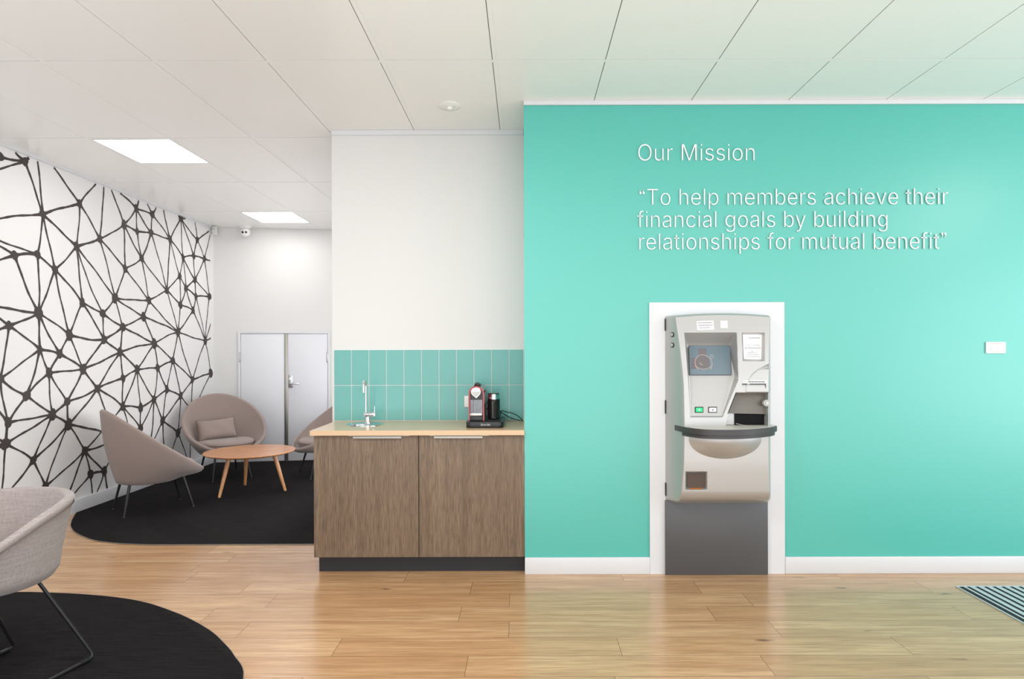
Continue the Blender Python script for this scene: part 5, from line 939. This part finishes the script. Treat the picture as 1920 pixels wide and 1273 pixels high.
dup(ch, Vector((-2.2, 7.05, CZ)), face_angle(-0.8, -0.6), 'taupe armchair half hidden behind the kitchenette cabinet')
# lumbar cushion
def pillow(w_, h_, t_):
    n, bm = 22, BM(); F, B = {}, {}
    for j in range(n + 1):
        for i in range(n + 1):
            u, v = 2 * i / n - 1, 2 * j / n - 1
            th = t_ * (max(0, 1 - u ** 4) * max(0, 1 - v ** 4)) ** 0.55
            x = u * w_ / 2 * (1 - 0.05 * (1 - v * v)) ; y = v * h_ / 2 * (1 - 0.1 * (1 - u * u))
            F[i, j] = bm.verts.new((x, y, th / 2 + 0.004 * math.sin(5 * u + 3 * v) * (1 - u * u) * (1 - v * v)))
            B[i, j] = F[i, j] if i in (0, n) or j in (0, n) else bm.verts.new((x, y, -th / 2))
    for j in range(n):
        for i in range(n):
            bm.faces.new((F[i, j], F[i + 1, j], F[i + 1, j + 1], F[i, j + 1])); bm.faces.new((B[i, j], B[i, j + 1], B[i + 1, j + 1], B[i + 1, j]))
    return bm
f2 = Vector((0.65, -0.76, 0)); r2 = Vector((-0.76, -0.65, 0))
cu = tag(obj('cushion', pillow(0.40, 0.235, 0.115), M['taupe'], None, 180), 'small taupe lumbar cushion leaning on the back of the middle armchair', 'cushion')
pc = c2 + f2 * -0.085 + r2 * 0.065 + Vector((0, 0, 0.515))
zax = (f2 + Vector((0, 0, 0.42))).normalized(); xax = Vector((0, 0, 1)).cross(zax).normalized(); yax = zax.cross(xax)
cu.matrix_world = Matrix.Translation(pc) @ Matrix((xax, yax, zax)).transposed().to_4x4() @ Matrix.Rotation(math.radians(3), 4, 'Z')
# the seam of the cushion
bm = BM(); n = 22; pts = []
for k in range(4 * n):
    s, q_ = divmod(k, n); t = 2 * q_ / n - 1
    u, v = [(t, -1), (1, t), (-t, 1), (-1, -t)][s]
    pts.append((u * 0.2 * (1 - 0.05 * (1 - v * v)), v * 0.1175 * (1 - 0.1 * (1 - u * u)), 0))
obj('piping', tube(bm, pts, 0.003, 8, True), M['taupe_seam'], cu)

# ------------------------------------------------------------------ coffee table
tb = thing('coffee_table', 'round honey-coloured wooden coffee table with three splayed legs', 'table', (-2.70, 6.17, CZ))
obj('tabletop', lathe(BM(), [(0, 0.374), (0.36, 0.374), (0.40, 0.382), (0.418, 0.392), (0.42, 0.396), (0.416, 0.4), (0, 0.4)], 90), M['table'], tb)
for (fx, fy) in ((-2.872, 5.9), (-2.872, 6.445), (-2.358, 6.178)):
    d = Vector((fx + 2.70, fy - 6.17, 0)); top = d * 0.68 + Vector((0, 0, 0.376))
    obj('leg', tube(BM(), [top, top.lerp(d + Vector((0, 0, 0.0)), 0.25), d + Vector((0, 0, 0.006)), d + Vector((0, 0, 0.0))], [0.021, 0.0205, 0.0135, 0.009], 18), M['table_leg'], tb)

# ------------------------------------------------------------------ tub chair in the foreground
td = Vector((-0.24, -0.97, 0)).normalized(); ta = face_angle(td.x, td.y)
tc = thing('tub_chair', 'grey linen tub armchair on a black sled frame, cut by the left edge', 'armchair', (-2.212, 2.60, CZ), ta)
_ph = np.radians([0, 40, 65, 90, 110, 130, 150, 180]); _hh = np.array([0.742, 0.742, 0.735, 0.705, 0.652, 0.59, 0.53, 0.50]) - CZ + 0.028
def tub():
    N, bm = 112, BM(); rings = []
    def hgt(a): p = abs((a + PI) % (2 * PI) - PI); return float(np.interp(p, _ph, _hh))   # a = 0 at the back
    H = [hgt(2 * PI * i / N) for i in range(N)]
    for _ in range(6): H = [(H[i - 1] + 2 * H[i] + H[(i + 1) % N]) / 4 for i in range(N)]
    def pt(i, k, z, ins=0.0): a = 2 * PI * i / N; return Vector((-(0.292 * k - ins) * math.cos(a) + 0.015, (0.300 * k - ins) * math.sin(a), z))
    zb_ = 0.412
    rings.append([bm.verts.new((0.015, 0, zb_))])
    for k, z in ((0.3, zb_), (0.55, zb_ + 0.002), (0.68, zb_ + 0.008), (0.76, zb_ + 0.022), (0.82, zb_ + 0.05)): rings.append([bm.verts.new(pt(i, k, z)) for i in range(N)])
    for s in [k / 10 for k in range(1, 11)]:
        rings.append([bm.verts.new(pt(i, 0.82 + 0.16 * s ** 1.2, zb_ + 0.05 + (H[i] - 0.03 - zb_ - 0.05) * s)) for i in range(N)])
    for k in range(7):
        t = PI * k / 6; rings.append([bm.verts.new(pt(i, 1.0, H[i] - 0.016 + 0.016 * math.sin(t), 0.019 * (1 - math.cos(t)))) for i in range(N)])
    for s in [k / 8 for k in range(1, 9)]:
        rings.append([bm.verts.new(pt(i, 1.0 - 0.2 * s, (H[i] - 0.02) * (1 - s) + 0.48 * s, 0.040)) for i in range(N)])
    rings.append([bm.verts.new(pt(i, 0.5, 0.477)) for i in range(N)]); rings.append([bm.verts.new((0.015, 0, 0.477))])
    for A_, B_ in zip(rings, rings[1:]):
        for i in range(N):
            j = (i + 1) % N
            if len(A_) == 1: bm.faces.new((A_[0], B_[j], B_[i]))
            elif len(B_) == 1: bm.faces.new((A_[i], A_[j], B_[0]))
            else: bm.faces.new((A_[i], A_[j], B_[j], B_[i]))
    return bm, H
bm, H = tub(); sh_ = obj('shell', bm, M['linen'], tc, 60)
sp_ = [(-(0.292) * math.cos(2 * PI * i / 112) * 0.985 + 0.015, 0.300 * 0.985 * math.sin(2 * PI * i / 112), H[i] - 0.036) for i in range(112)]
obj('rim_seam', tube(BM(), sp_, 0.0025, 6, True), M['taupe_seam'], sh_)
inv_t = (Matrix.Translation(tc.location) @ Matrix.Rotation(ta, 4, 'Z')).inverted()
zf = CZ + 0.0108
for rear, topx in ((on_floor(177, 1231, zf), at(66, 1089, 2.70)), (on_floor(27, 1213, zf), None)):
    r_ = inv_t @ rear; sgn = 1 if r_.y > 0 else -1
    tp_ = inv_t @ topx if topx else Vector((-0.06, sgn * 0.17, 0.39)); tp_ = Vector((tp_.x, sgn * abs(tp_.y), 0.406))
    f_ = Vector((r_.x + 0.56, r_.y, r_.z)); ft = Vector((f_.x - 0.16, sgn * 0.17, 0.406))
    pts = fillet([Vector((ft.x, sgn * 0.06, 0.408)), ft, f_, r_, tp_, Vector((tp_.x + 0.02, sgn * 0.06, 0.408))], 0.03, 6)
    fr_ = obj('sled_frame', tube(BM(), pts, 0.0072, 12), M['black_metal'], tc)
    for e in (0.045, 0.515): obj('foot_glide', tube(BM(), [(r_.x + e - 0.018, r_.y, r_.z - 0.0005), (r_.x + e + 0.018, r_.y, r_.z - 0.0005)], 0.0098, 10), M['black_plastic'], fr_)
